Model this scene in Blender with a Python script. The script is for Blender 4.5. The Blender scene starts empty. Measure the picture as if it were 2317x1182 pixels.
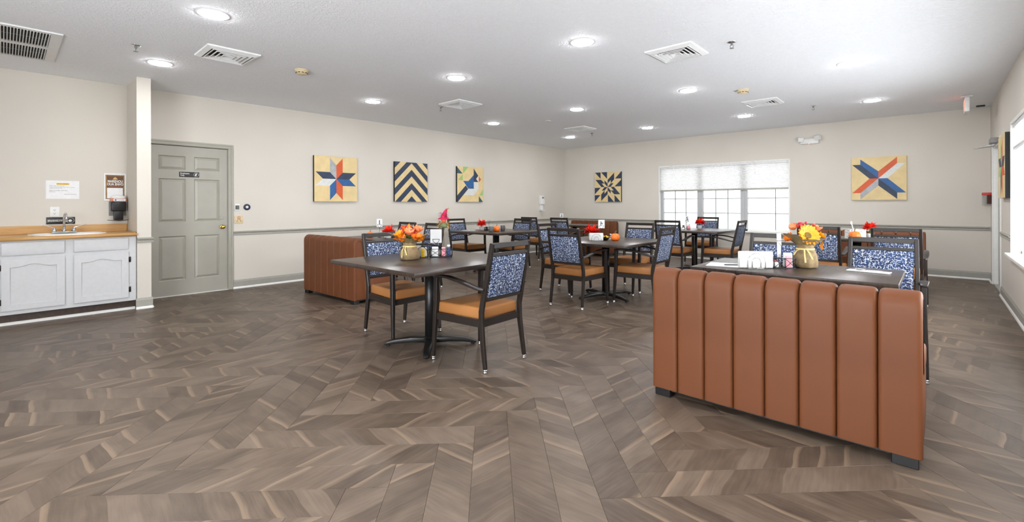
import bpy, bmesh, math, random
from mathutils import Vector, Matrix, Euler
R = math.radians
random.seed(7)
SC = bpy.context.scene
COL = SC.collection
PI = math.pi

# ------------------------------------------------------------------ camera, world, light, exposure
IW, IH = 2317.0, 1182.0
FPX, CXP, HYP, CH, YAW = 1050.0, 1158.5, 463.0, 1.225, R(42.4)
cam_d = bpy.data.cameras.new('camera')
cam_d.sensor_width = 36.0
cam_d.sensor_fit = 'HORIZONTAL'
cam_d.lens = 36.0 * FPX / IW
cam_d.shift_y = -(IH / 2 - HYP) / IW
cam_d.clip_start = 0.05
cam = bpy.data.objects.new('camera', cam_d)
COL.objects.link(cam)
cam.location = (0, 0, CH)
cam.rotation_euler = (Matrix.Rotation(YAW, 3, 'Z') @ Matrix.Rotation(PI / 2, 3, 'X') @ Matrix.Rotation(R(-0.18), 3, 'Z')).to_euler()
SC.camera = cam

SC.view_settings.view_transform = 'Standard'
SC.view_settings.look = 'None'
SC.view_settings.gamma = 1.0
SC.view_settings.use_curve_mapping = False
SC.view_settings.exposure = 0.15
SC.cycles.max_bounces = 6
SC.cycles.diffuse_bounces = 4
SC.cycles.glossy_bounces = 2
SC.cycles.transmission_bounces = 4
SC.cycles.use_adaptive_sampling = True
SC.cycles.adaptive_threshold = 0.06
SC.cycles.sample_clamp_indirect = 6.0
SC.cycles.caustics_reflective = False
SC.cycles.caustics_refractive = False
SC.cycles.use_denoising = True

world = bpy.data.worlds.new('overcast_sky')
SC.world = world
world.use_nodes = True
wn = world.node_tree
wn.nodes['Background'].inputs['Color'].default_value = (0.93, 0.95, 1.0, 1)
wn.nodes['Background'].inputs['Strength'].default_value = 18.5

def portal(loc, rot, sx, sy):
    # marks a window opening so that daylight is sampled through it
    d = bpy.data.lights.new('window_daylight', 'AREA')
    d.shape = 'RECTANGLE'; d.size = sx; d.size_y = sy
    d.cycles.is_portal = True
    o = bpy.data.objects.new('window_daylight', d)
    COL.objects.link(o)
    o.location = loc; o.rotation_euler = rot
portal((-3.495, 10.66, 1.37), (-PI / 2, 0, 0), 2.75, 1.5)
portal((-1.325, -2.76, 1.22), (PI / 2, 0, 0), 3.3, 2.4)
portal((0.80, 6.385, 1.385), (0, PI / 2, 0), 1.5, 2.75)
portal((0.80, 3.725, 1.385), (0, PI / 2, 0), 1.5, 2.35)
LAMP_W = 14.0          # every recessed ceiling light
LAMP_COL = (0.98, 0.98, 1.0)

# room
XL, XR, YB, YF, ZC = -7.6, 0.64, 10.5, -2.6, 2.75

def pix(X, Y, Z=0.0):
    s, c = math.sin(YAW), math.cos(YAW)
    d = -X * s + Y * c
    if d < 0.15:
        return None
    return (CXP + FPX * (X * c + Y * s) / d, HYP + (CH - Z) * FPX / d)

# ------------------------------------------------------------------ material helpers
def srgb(r, g, b):
    def f(c):
        c /= 255.0
        return c / 12.92 if c <= 0.04045 else ((c + 0.055) / 1.055) ** 2.4
    return (f(r), f(g), f(b), 1.0)

class NT:
    """small wrapper to write node graphs"""
    def __init__(s, name):
        s.m = bpy.data.materials.new(name)
        s.m.use_nodes = True
        s.t = s.m.node_tree
        s.b = s.t.nodes['Principled BSDF']
        s.o = s.t.nodes['Material Output']
    def n(s, typ, **kw):
        nd = s.t.nodes.new(typ)
        for k, v in kw.items():
            setattr(nd, k, v)
        return nd
    def put(s, sock, v):
        if hasattr(v, 'is_linked') or isinstance(v, bpy.types.NodeSocket):
            s.t.links.new(v, sock)
        else:
            sock.default_value = v
    def m2(s, op, a, b=0.0, c=None):
        nd = s.n('ShaderNodeMath', operation=op)
        s.put(nd.inputs[0], a)
        s.put(nd.inputs[1], b)
        if c is not None:
            s.put(nd.inputs[2], c)
        return nd.outputs[0]
    def xyz(s, x, y, z=0.0):
        nd = s.n('ShaderNodeCombineXYZ')
        s.put(nd.inputs[0], x); s.put(nd.inputs[1], y); s.put(nd.inputs[2], z)
        return nd.outputs[0]
    def sep(s, v):
        nd = s.n('ShaderNodeSeparateXYZ')
        s.t.links.new(v, nd.inputs[0])
        return nd.outputs
    def noise(s, vec, scale, detail=2.0, rough=0.5, dist=0.0):
        nd = s.n('ShaderNodeTexNoise')
        if vec is not None:
            s.t.links.new(vec, nd.inputs['Vector'])
        nd.inputs['Scale'].default_value = scale
        nd.inputs['Detail'].default_value = detail
        nd.inputs['Roughness'].default_value = rough
        nd.inputs['Distortion'].default_value = dist
        return nd.outputs['Fac']
    def white(s, vec, dim='2D'):
        nd = s.n('ShaderNodeTexWhiteNoise', noise_dimensions=dim)
        if dim == '1D':
            s.put(nd.inputs['W'], vec)
        else:
            s.t.links.new(vec, nd.inputs['Vector'])
        return nd.outputs['Value']
    def ramp(s, fac, stops, interp='LINEAR'):
        nd = s.n('ShaderNodeValToRGB')
        nd.color_ramp.interpolation = interp
        el = nd.color_ramp.elements
        while len(el) < len(stops):
            el.new(0.5)
        for e, (p, c) in zip(el, stops):
            e.position = p
            e.color = c
        s.t.links.new(fac, nd.inputs[0])
        return nd.outputs[0]
    def mix(s, fac, a, b, blend='MIX'):
        nd = s.n('ShaderNodeMix', data_type='RGBA', blend_type=blend)
        s.put(nd.inputs[0], fac)
        s.put(nd.inputs[6], a)
        s.put(nd.inputs[7], b)
        return nd.outputs[2]
    def coord(s, which='Object'):
        return s.n('ShaderNodeTexCoord').outputs[which]
    def bump(s, h, strength=0.2, dist=0.002):
        nd = s.n('ShaderNodeBump')
        nd.inputs['Strength'].default_value = strength
        nd.inputs['Distance'].default_value = dist
        s.t.links.new(h, nd.inputs['Height'])
        s.t.links.new(nd.outputs[0], s.b.inputs['Normal'])
    def set(s, **kw):
        for k, v in kw.items():
            s.put(s.b.inputs[k.replace('_', ' ')], v)
        return s

def plain(name, col, rough=0.5, metal=0.0, var=0.06, scale=30.0, bump=0.0, spec=0.5):
    t = NT(name)
    co = t.coord()
    n = t.noise(co, scale, 1.0)
    dk = tuple(c * (1 - var) for c in col[:3]) + (1,)
    lt = tuple(min(1, c * (1 + var)) for c in col[:3]) + (1,)
    t.set(Base_Color=t.ramp(n, [(0.3, dk), (0.7, lt)]), Roughness=rough, Metallic=metal)
    t.b.inputs['Specular IOR Level'].default_value = spec
    if bump:
        t.bump(n, bump, 0.001)
    return t.m

def emit(name, col, strength):
    t = NT(name)
    t.set(Base_Color=col, Emission_Color=col, Emission_Strength=strength, Roughness=0.5)
    return t.m

MT = {}
# --- walls
def wall_mat():
    t = NT('cream_wall_paint')
    co = t.coord()
    n = t.noise(co, 1.3, 1.0)
    t.set(Base_Color=t.ramp(n, [(0.3, srgb(211, 205, 195)), (0.7, srgb(216, 210, 200))]), Roughness=0.62)
    t.b.inputs['Specular IOR Level'].default_value = 0.3
    return t.m
MT['wall'] = wall_mat()
def ceil_mat():
    t = NT('stomped_white_ceiling')
    co = t.coord()
    x, y, z = t.sep(co)
    a = t.noise(co, 30, 2.0, 0.6, 1.5)
    big = t.noise(co, 1.6, 1.0)
    # smooth painted border along the walls
    mx = t.m2('MINIMUM', t.m2('SUBTRACT', x, XL + 0.28), t.m2('SUBTRACT', XR - 0.28, x))
    my = t.m2('SUBTRACT', YB - 0.35, y)
    edge = t.n('ShaderNodeClamp')
    t.put(edge.inputs[0], t.m2('MULTIPLY', t.m2('MINIMUM', mx, my), 8.0))
    h = t.m2('MULTIPLY', t.m2('MULTIPLY', t.m2('POWER', a, 2.0), big), edge.outputs[0])
    t.set(Base_Color=t.ramp(a, [(0.3, srgb(240, 243, 248)), (0.7, srgb(246, 249, 253))]), Roughness=0.75)
    t.b.inputs['Specular IOR Level'].default_value = 0.2
    t.bump(h, 0.5, 0.022)
    return t.m
MT['ceiling'] = ceil_mat()
MT['trim'] = plain('greige_trim_paint', srgb(163, 161, 152), 0.38, var=0.03)
MT['door'] = plain('greige_door_paint', srgb(166, 163, 152), 0.38, var=0.03, scale=6)
MT['white_trim'] = plain('white_trim_paint', srgb(232, 232, 228), 0.4, var=0.02)
MT['cabinet'] = plain('white_cabinet_paint', srgb(205, 206, 208), 0.4, var=0.02)
MT['kick'] = plain('dark_toe_kick', srgb(66, 52, 44), 0.45, var=0.2)
MT['subfloor'] = plain('dark_floor_joint', srgb(58, 47, 40), 0.8)
MT['black_metal'] = plain('black_powder_metal', srgb(22, 21, 21), 0.38, 0.0, var=0.1, spec=0.4)
MT['bronze'] = plain('dark_bronze_frame', srgb(37, 31, 28), 0.36, 0.0, var=0.08, spec=0.35)
MT['chrome'] = plain('chrome', srgb(215, 217, 220), 0.12, 1.0, var=0.02)
MT['brass'] = plain('polished_brass', srgb(205, 170, 92), 0.2, 1.0, var=0.04)
MT['black_plastic'] = plain('black_plastic', srgb(20, 20, 21), 0.35)
MT['white_plastic'] = plain('white_plastic', srgb(232, 232, 230), 0.35, var=0.02)
MT['beige_plastic'] = plain('aged_beige_plastic', srgb(214, 196, 158), 0.4, var=0.05)
MT['mullion'] = plain('backlit_grey_mullion_paint', srgb(188, 189, 190), 0.45, var=0.02)  # white mullions; the grey of backlighting is put into the colour
MT['grey_plastic'] = plain('grey_plastic', srgb(128, 128, 126), 0.4)
MT['paper'] = plain('white_paper', srgb(236, 237, 238), 0.7, var=0.02)
MT['ink'] = plain('black_ink', srgb(35, 35, 38), 0.7)
MT['grey_ink'] = plain('grey_ink', srgb(120, 122, 125), 0.7)
MT['white_ink'] = plain('white_ink', srgb(235, 235, 232), 0.6)
MT['white_metal'] = plain('white_enamel_metal', srgb(228, 229, 229), 0.4, var=0.02)
MT['duct'] = plain('dark_duct', srgb(22, 22, 23), 0.8)
MT['porcelain'] = plain('white_porcelain', srgb(238, 237, 232), 0.12, var=0.01)
MT['red'] = plain('red_plastic', srgb(196, 40, 32), 0.4)
MT['copper'] = plain('copper_plastic', srgb(196, 116, 86), 0.35)
MT['navy_p'] = plain('navy_plastic', srgb(34, 33, 66), 0.35)
MT['black_wire'] = plain('black_wire', srgb(22, 22, 24), 0.4, 0.4)
MT['steel'] = plain('brushed_steel', srgb(190, 192, 196), 0.25, 1.0, var=0.05)
MT['lens'] = emit('lamp_lens', (1.0, 0.985, 0.96, 1), 14.0)
MT['led_red'] = emit('red_indicator', (1.0, 0.25, 0.2, 1), 6.0)
MT['exit_red'] = emit('lit_exit_red', (1.0, 0.16, 0.10, 1), 2.0)

def leather(name, c1, c2, rough=0.42):
    t = NT(name)
    t.b.inputs['Specular IOR Level'].default_value = 0.22
    co = t.coord()
    big = t.noise(co, 3.0, 1.0)
    t.set(Base_Color=t.ramp(big, [(0.25, c1), (0.75, c2)]), Roughness=rough)
    return t.m
MT['booth'] = leather('caramel_vinyl', srgb(99, 57, 33), srgb(108, 64, 38), 0.50)
MT['seat'] = leather('tan_vinyl', srgb(150, 100, 56), srgb(162, 110, 64), 0.45)

def fabric():
    t = NT('navy_squiggle_fabric')
    co = t.coord()
    x, y, z = t.sep(co)
    base = t.xyz(x, z, 0.0)
    nz = t.n('ShaderNodeTexNoise'); nz.inputs['Scale'].default_value = 30; nz.inputs['Detail'].default_value = 1
    t.t.links.new(base, nz.inputs['Vector'])
    wv = t.n('ShaderNodeVectorMath', operation='SCALE'); wv.inputs['Scale'].default_value = 0.012
    t.t.links.new(nz.outputs['Color'], wv.inputs[0])
    av = t.n('ShaderNodeVectorMath', operation='ADD')
    t.t.links.new(base, av.inputs[0]); t.t.links.new(wv.outputs[0], av.inputs[1])
    def cells(scale, width, thr):
        v1 = t.n('ShaderNodeTexVoronoi', distance='CHEBYCHEV', feature='F1', voronoi_dimensions='2D')
        v2 = t.n('ShaderNodeTexVoronoi', distance='CHEBYCHEV', feature='F2', voronoi_dimensions='2D')
        for v in (v1, v2):
            v.inputs['Scale'].default_value = scale
            v.inputs['Randomness'].default_value = 0.9
            t.t.links.new(av.outputs[0], v.inputs['Vector'])
        d = t.m2('SUBTRACT', v2.outputs['Distance'], v1.outputs['Distance'])
        line = t.m2('LESS_THAN', d, width)
        brk = t.m2('GREATER_THAN', t.noise(base, scale * 1.25, 1.0), thr)
        return t.m2('MULTIPLY', line, brk)
    a = cells(36, 0.092, 0.49)
    b = cells(64, 0.085, 0.52)
    sq = t.m2('MAXIMUM', a, b)
    bl = t.noise(base, 22, 2.0)
    ground = t.ramp(bl, [(0.35, srgb(28, 40, 68)), (0.6, srgb(40, 60, 98)), (0.75, srgb(58, 86, 132))])
    t.set(Base_Color=t.mix(sq, ground, srgb(198, 205, 216)), Roughness=0.75)
    t.b.inputs['Specular IOR Level'].default_value = 0.25
    return t.m
MT['fabric'] = fabric()

def wood_top():
    t = NT('dark_espresso_laminate')
    co = t.coord()
    x, y, z = t.sep(co)
    g = t.noise(t.xyz(t.m2('MULTIPLY', x, 60.0), t.m2('MULTIPLY', y, 4.0), z), 1.0, 2.0, 0.6)
    t.set(Base_Color=t.ramp(g, [(0.3, srgb(47, 37, 32)), (0.7, srgb(61, 50, 43))]), Roughness=t.ramp(g, [(0.2, (0.26, 0.26, 0.26, 1)), (0.8, (0.34, 0.34, 0.34, 1))]))
    t.b.inputs['Specular IOR Level'].default_value = 0.32
    return t.m
MT['table'] = wood_top()
def oak():
    t = NT('butcher_block_laminate')
    co = t.coord()
    x, y, z = t.sep(co)
    g = t.noise(t.xyz(t.m2('MULTIPLY', x, 40.0), t.m2('MULTIPLY', y, 2.2), t.m2('MULTIPLY', z, 40.0)), 1.0, 5.0, 0.6, 0.5)
    t.set(Base_Color=t.ramp(g, [(0.25, srgb(176, 130, 76)), (0.5, srgb(200, 155, 98)), (0.8, srgb(212, 172, 116))]), Roughness=0.35)
    return t.m
MT['oak'] = oak()

def plank_mat():
    t = NT('walnut_chevron_print_plank')
    uv = t.n('ShaderNodeUVMap', uv_map='plank_uv').outputs[0]
    x, y, _ = t.sep(uv)
    oi = t.n('ShaderNodeObjectInfo').outputs['Random']
    at = t.n('ShaderNodeAttribute', attribute_name='plank_rnd').outputs['Fac']
    rnd = t.m2('FRACT', t.m2('ADD', oi, at))
    r3 = t.white(t.m2('ADD', t.m2('MULTIPLY', rnd, 531.7), 3.1), '1D')
    th = R(50)
    wob = t.m2('MULTIPLY', t.m2('SUBTRACT', t.noise(uv, 7.0, 0.0), 0.5), 0.02)
    q = t.m2('ADD', t.m2('ADD', t.m2('MULTIPLY', x, -math.sin(th)), t.m2('MULTIPLY', y, math.cos(th))), wob)
    p = t.m2('ADD', t.m2('MULTIPLY', x, math.cos(th)), t.m2('MULTIPLY', y, math.sin(th)))
    qs = t.m2('ADD', t.m2('DIVIDE', q, 0.098), t.m2('MULTIPLY', r3, 57.0))
    sid = t.m2('FLOOR', qs)
    fq = t.m2('FRACT', qs)
    sr = t.white(t.xyz(sid, t.m2('MULTIPLY', rnd, 211.0)), '2D')
    sr2 = t.white(t.xyz(t.m2('ADD', sid, 31.5), t.m2('MULTIPLY', rnd, 97.0)), '2D')
    gr = t.noise(t.xyz(t.m2('MULTIPLY', p, 5.0), t.m2('MULTIPLY', q, 75.0), t.m2('MULTIPLY', rnd, 40.0)), 1.0, 3.0, 0.62, 0.0)
    cloud = t.noise(t.xyz(t.m2('MULTIPLY', p, 7.0), t.m2('MULTIPLY', q, 16.0), t.m2('MULTIPLY', rnd, 71.0)), 1.0, 1.0, 0.5, 0.0)
    tone = t.m2('ADD', t.m2('MULTIPLY', sr, 0.30), t.m2('ADD', t.m2('MULTIPLY', gr, 0.50), t.m2('MULTIPLY', cloud, 0.36)))
    tone = t.m2('ADD', tone, t.m2('MULTIPLY', t.m2('SUBTRACT', r3, 0.5), 0.12))
    colr = t.ramp(tone, [(0.30, srgb(70, 58, 49)), (0.50, srgb(87, 74, 63)), (0.66, srgb(99, 85, 73)), (0.86, srgb(112, 98, 85))])
    # pale sapwood edge on some strips
    sap = t.m2('MULTIPLY', t.m2('GREATER_THAN', sr2, 0.70), t.ramp(t.m2('ADD', fq, t.m2('MULTIPLY', t.m2('SUBTRACT', gr, 0.5), 0.22)), [(0.72, (0, 0, 0, 1)), (0.90, (1, 1, 1, 1))]))
    sap = t.m2('MULTIPLY', sap, 0.45)
    colr = t.mix(sap, colr, srgb(148, 126, 105))
    t.set(Base_Color=colr, Roughness=t.m2('ADD', 0.30, t.m2('MULTIPLY', gr, 0.16)))
    t.b.inputs['Specular IOR Level'].default_value = 0.24
    saw = t.noise(t.xyz(t.m2('MULTIPLY', x, 18.0), t.m2('MULTIPLY', y, 420.0), 0.0), 1.0, 0.0)
    t.bump(saw, 0.16, 0.0010)
    return t.m
MT['plank'] = plank_mat()

def glassy(name, col, alpha_rough=0.02):
    t = NT(name)
    t.set(Base_Color=col, Roughness=alpha_rough, Transmission_Weight=1.0, IOR=1.45)
    return t.m
def pane_mat(name, tint):
    t = NT(name)
    tr = t.n('ShaderNodeBsdfTransparent'); tr.inputs[0].default_value = tint
    gl = t.n('ShaderNodeBsdfGlossy'); gl.inputs['Roughness'].default_value = 0.02
    fr = t.n('ShaderNodeFresnel'); fr.inputs[0].default_value = 1.45
    mx = t.n('ShaderNodeMixShader')
    t.t.links.new(t.m2('MULTIPLY', fr.outputs[0], 0.35), mx.inputs[0])
    t.t.links.new(tr.outputs[0], mx.inputs[1]); t.t.links.new(gl.outputs[0], mx.inputs[2])
    t.t.links.new(mx.outputs[0], t.o.inputs[0])
    return t.m
MT['pane'] = pane_mat('window_glass', (0.95, 0.97, 0.96, 1))
MT['pane_dimmed'] = pane_mat('dimmed_window_glass', (0.110, 0.111, 0.108, 1))  # dark tint tones down the bright sky so frame and shade show
MT['clear'] = glassy('clear_glass', (0.96, 0.97, 0.97, 1))
def shade_mat(name, trans):
    t = NT(name)
    tl = t.n('ShaderNodeBsdfTranslucent'); tl.inputs[0].default_value = (0.93, 0.93, 0.92, 1)
    df = t.n('ShaderNodeBsdfDiffuse'); df.inputs[0].default_value = (0.9, 0.9, 0.89, 1)
    mx = t.n('ShaderNodeMixShader'); mx.inputs[0].default_value = trans
    t.t.links.new(df.outputs[0], mx.inputs[1]); t.t.links.new(tl.outputs[0], mx.inputs[2])
    t.t.links.new(mx.outputs[0], t.o.inputs[0])
    return t.m
MT['shade'] = shade_mat('white_pleated_shade', 0.25)
def burlap():
    t = NT('burlap_cloth')
    co = t.coord()
    w1 = t.n('ShaderNodeTexWave', wave_type='BANDS', bands_direction='Z'); w1.inputs['Scale'].default_value = 160; w1.inputs['Distortion'].default_value = 1.5
    t.t.links.new(co, w1.inputs['Vector'])
    n = t.noise(co, 40, 3.0)
    t.set(Base_Color=t.ramp(n, [(0.3, srgb(118, 98, 68)), (0.7, srgb(148, 126, 92))]), Roughness=0.85)
    t.bump(w1.outputs['Fac'], 0.25, 0.001)
    return t.m
MT['burlap'] = burlap()
MT['tissue'] = plain('olive_tissue_wrap', srgb(128, 112, 80), 0.5, var=0.15, scale=20)
MT['ribbon'] = plain('straw_ribbon', srgb(214, 194, 128), 0.5, var=0.08)
MT['petal_o'] = plain('orange_petal', srgb(240, 124, 16), 0.55, var=0.18, scale=40)
MT['petal_y'] = plain('golden_petal', srgb(246, 150, 16), 0.55, var=0.12, scale=40)
MT['petal_p'] = plain('peach_petal', srgb(238, 140, 92), 0.55, var=0.12, scale=40)
MT['petal_r'] = plain('red_petal', srgb(232, 44, 22), 0.6, var=0.25, scale=25)
MT['seedhead'] = plain('brown_seed_head', srgb(104, 80, 24), 0.8, var=0.35, scale=160, bump=0.4)
MT['berry'] = plain('red_berry', srgb(186, 34, 44), 0.35, var=0.15)
MT['leaf'] = plain('green_leaf', srgb(66, 84, 34), 0.6, var=0.2)
MT['lime'] = plain('yellow_green_leaf', srgb(176, 178, 60), 0.6, var=0.15)
MT['pumpkin'] = plain('pumpkin_orange', srgb(240, 116, 30), 0.45, var=0.1, scale=25)
MT['stem'] = plain('dry_stem', srgb(112, 92, 60), 0.7)
MT['mug'] = plain('slate_stoneware', srgb(92, 92, 94), 0.4)
MT['napkin'] = plain('pale_napkin', srgb(226, 226, 222), 0.8, var=0.03)
MT['pink'] = plain('pink_packet', srgb(228, 150, 160), 0.6)
MT['blue_l'] = plain('blue_label', srgb(52, 66, 110), 0.5)
MT['straw'] = plain('straw_raffia', srgb(206, 172, 110), 0.8, var=0.2)
MT['hat'] = plain('magenta_felt', srgb(176, 18, 66), 0.8, var=0.2)
MT['cloth_g'] = plain('sage_cloth', srgb(112, 124, 84), 0.8, var=0.2)
MT['face'] = plain('coral_cloth', srgb(226, 96, 72), 0.8)
MT['pepper'] = plain('yellow_gourd', srgb(222, 184, 30), 0.4, var=0.2)
MT['hedge'] = plain('hedge_leaf', srgb(104, 112, 84), 0.9, var=0.4, scale=12)

# ------------------------------------------------------------------ mesh helpers
def clip_poly(poly, x0, x1, y0, y1):
    def cut(pl, ins, inter):
        out = []
        for i in range(len(pl)):
            a, b = pl[i - 1], pl[i]
            if ins(b):
                if not ins(a):
                    out.append(inter(a, b))
                out.append(b)
            elif ins(a):
                out.append(inter(a, b))
        return out
    def ix(xx):
        return lambda a, b: (xx, a[1] + (b[1] - a[1]) * (xx - a[0]) / (b[0] - a[0]))
    def iy(yy):
        return lambda a, b: (a[0] + (b[0] - a[0]) * (yy - a[1]) / (b[1] - a[1]), yy)
    for f, g in ((lambda p: p[0] >= x0, ix(x0)), (lambda p: p[0] <= x1, ix(x1)), (lambda p: p[1] >= y0, iy(y0)), (lambda p: p[1] <= y1, iy(y1))):
        poly = cut(poly, f, g)
        if len(poly) < 3:
            return []
    return poly

class MB:
    def __init__(s):
        s.v, s.f, s.sm, s.mi = [], [], [], []
    def add(s, vs, fs, smooth=False, mi=0):
        b = len(s.v)
        s.v += [tuple(v) for v in vs]
        for f in fs:
            s.f.append([i + b for i in f]); s.sm.append(smooth); s.mi.append(mi)
        return s
    def box(s, c, d, rz=0.0, mi=0, rot=None):
        hx, hy, hz = d[0] / 2, d[1] / 2, d[2] / 2
        M = (rot.to_matrix() if rot else Euler((0, 0, rz)).to_matrix())
        vs = [Vector(c) + M @ Vector((x * hx, y * hy, z * hz)) for z in (-1, 1) for y in (-1, 1) for x in (-1, 1)]
        return s.add(vs, [(0, 2, 3, 1), (4, 5, 7, 6), (0, 1, 5, 4), (2, 6, 7, 3), (0, 4, 6, 2), (1, 3, 7, 5)], False, mi)
    def b2(s, x0, x1, y0, y1, z0, z1, mi=0):
        return s.box(((x0 + x1) / 2, (y0 + y1) / 2, (z0 + z1) / 2), (abs(x1 - x0), abs(y1 - y0), abs(z1 - z0)), mi=mi)
    def lathe(s, prof, n=20, c=(0, 0, 0), smooth=True, wob=None, mi=0, caps=True):
        vs, fs = [], []
        for j, (r, z) in enumerate(prof):
            for i in range(n):
                a = 2 * PI * i / n
                rr = r * (wob(a, z) if wob else 1.0)
                vs.append((c[0] + rr * math.cos(a), c[1] + rr * math.sin(a), c[2] + z))
        for j in range(len(prof) - 1):
            for i in range(n):
                k = (i + 1) % n
                fs.append((j * n + i, j * n + k, (j + 1) * n + k, (j + 1) * n + i))
        if caps:
            fs.append(tuple(range(n))[::-1])
            fs.append(tuple((len(prof) - 1) * n + i for i in range(n)))
        return s.add(vs, fs, smooth, mi)
    def tube(s, path, r, n=8, closed=False, mi=0, smooth=True):
        pts = [Vector(p) for p in path]
        m = len(pts)
        vs, fs = [], []
        prev = None
        for i, p in enumerate(pts):
            if closed:
                t = pts[(i + 1) % m] - pts[i - 1]
            else:
                t = pts[min(i + 1, m - 1)] - pts[max(i - 1, 0)]
            t = t.normalized() if t.length > 1e-9 else Vector((0, 0, 1))
            if prev is None:
                ref = Vector((0, 0, 1)) if abs(t.z) < 0.9 else Vector((1, 0, 0))
                a = t.cross(ref).normalized()
            else:
                a = (prev - t * prev.dot(t))
                a = a.normalized() if a.length > 1e-6 else t.orthogonal().normalized()
            prev = a
            b = t.cross(a)
            rr = r[i] if isinstance(r, (list, tuple)) else r
            for k in range(n):
                an = 2 * PI * k / n
                vs.append(p + a * (rr * math.cos(an)) + b * (rr * math.sin(an)))
        cnt = m if closed else m - 1
        for i in range(cnt):
            j = (i + 1) % m
            for k in range(n):
                l = (k + 1) % n
                fs.append((i * n + k, i * n + l, j * n + l, j * n + k))
        if not closed:
            fs.append(tuple(range(n))[::-1])
            fs.append(tuple((m - 1) * n + k for k in range(n)))
        return s.add(vs, fs, smooth, mi)
    def sweep(s, path, dims, side, mi=0):
        """rectangular bar: dims[i] = (size along side, size across)"""
        pts = [Vector(p) for p in path]
        side = Vector(side).normalized()
        vs, fs = [], []
        for i, p in enumerate(pts):
            t = (pts[min(i + 1, len(pts) - 1)] - pts[max(i - 1, 0)]).normalized()
            up = side.cross(t).normalized()
            sd = t.cross(up).normalized()
            a, b = dims[i] if isinstance(dims[0], (tuple, list)) else dims
            for u, w in ((-1, -1), (1, -1), (1, 1), (-1, 1)):
                vs.append(p + sd * (u * a / 2) + up * (w * b / 2))
        for i in range(len(pts) - 1):
            for k in range(4):
                l = (k + 1) % 4
                fs.append((i * 4 + k, i * 4 + l, i * 4 + 4 + l, i * 4 + 4 + k))
        n = len(pts) - 1
        fs.append((3, 2, 1, 0)); fs.append((n * 4, n * 4 + 1, n * 4 + 2, n * 4 + 3))
        return s.add(vs, fs, False, mi)
    def prism(s, poly, a0, a1, plane='xy', mi=0):
        n = len(poly)
        def P(u, v, w):
            return {'xy': (u, v, w), 'xz': (u, w, v), 'yz': (w, u, v)}[plane]
        vs = [P(u, v, a0) for u, v in poly] + [P(u, v, a1) for u, v in poly]
        fs = [tuple(range(n))[::-1], tuple(range(n, 2 * n))] + [(i, (i + 1) % n, n + (i + 1) % n, n + i) for i in range(n)]
        return s.add(vs, fs, False, mi)
    def ball(s, c, r, n=10, sz=(1, 1, 1), mi=0):
        prof = [(max(1e-4, r * math.sin(PI * j / (n // 2 + 1))), -r * math.cos(PI * j / (n // 2 + 1)) * sz[2]) for j in range(0, n // 2 + 2)]
        return s.lathe(prof, n, c, True, None, mi, True)
    def mesh(s, name, mats, bevel=0.0, segs=2, flip=True):
        me = bpy.data.meshes.new(name)
        me.from_pydata(s.v, [], s.f)
        me.polygons.foreach_set('use_smooth', s.sm)
        me.polygons.foreach_set('material_index', s.mi)
        for m in (mats if isinstance(mats, (list, tuple)) else [mats]):
            me.materials.append(m)
        bm = bmesh.new(); bm.from_mesh(me)
        if flip:
            bmesh.ops.recalc_face_normals(bm, faces=bm.faces)
        if bevel > 0:
            ed = [e for e in bm.edges if len(e.link_faces) == 2 and e.calc_face_angle(0) > R(28)]
            bmesh.ops.bevel(bm, geom=ed, offset=bevel, segments=segs, profile=0.5, affect='EDGES', clamp_overlap=True)
            if segs > 1:
                for f in bm.faces:
                    f.smooth = True
        bm.to_mesh(me); bm.free()
        if bevel > 0 and segs > 1:
            try:
                me.set_sharp_from_angle(angle=R(35))
            except Exception:
                pass
        me.update()
        return me
    def build(s, name, mats, parent=None, loc=(0, 0, 0), rot=(0, 0, 0), bevel=0.0, segs=2, flip=True):
        return link(name, s.mesh(name, mats, bevel, segs, flip), parent, loc, rot)

def link(name, data, parent=None, loc=(0, 0, 0), rot=(0, 0, 0)):
    o = bpy.data.objects.new(name, data)
    COL.objects.link(o)
    o.location = loc; o.rotation_euler = rot
    if parent is not None:
        o.parent = parent
    return o
def tag(o, label, cat, group=None):
    o['label'] = label; o['category'] = cat
    if group:
        o['group'] = group
    return o
def thing(name, label, cat, loc=(0, 0, 0), rz=0.0, group=None):
    o = link(name, None, None, loc, (0, 0, rz))
    o.empty_display_size = 0.05
    return tag(o, label, cat, group)
def struct(o):
    o['kind'] = 'structure'
    return o
def sempty(name, loc=(0, 0, 0), rot=(0, 0, 0)):
    o = link(name, None, None, loc, rot)
    return struct(o)
def copy_tree(o, parent=None):
    c = o.copy()
    COL.objects.link(c)
    c.parent = parent
    for ch in o.children:
        copy_tree(ch, c)
    return c
def dup(o, label, loc, rz, group=None):
    c = copy_tree(o)
    c.location = loc; c.rotation_euler = (0, 0, rz)
    c['label'] = label
    if group:
        c['group'] = group
    return c
def text(name, body, size, mat, parent, loc, rot, ext=0.0004, align='CENTER', sx=1.0, bold=0.0, mirror=False):
    cu = bpy.data.curves.new(name, 'FONT')
    cu.body = body; cu.size = size; cu.extrude = ext
    cu.align_x = align; cu.align_y = 'CENTER'
    cu.offset = bold
    cu.resolution_u = 3
    tmp = bpy.data.objects.new(name, cu)
    COL.objects.link(tmp)
    bpy.context.view_layer.update()
    me = bpy.data.meshes.new_from_object(tmp.evaluated_get(bpy.context.evaluated_depsgraph_get()))
    bpy.data.objects.remove(tmp)
    bpy.data.curves.remove(cu)
    me.materials.clear(); me.materials.append(mat)
    o = link(name, me, parent, loc, rot)
    o.scale = (-sx if mirror else sx, 1, 1)
    return o

# text facing: on the wall x = XL looking towards +X ; on back wall looking towards -Y
ROT_LEFT = (PI / 2, 0, PI / 2)
ROT_BACK = (PI / 2, 0, 0)

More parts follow.
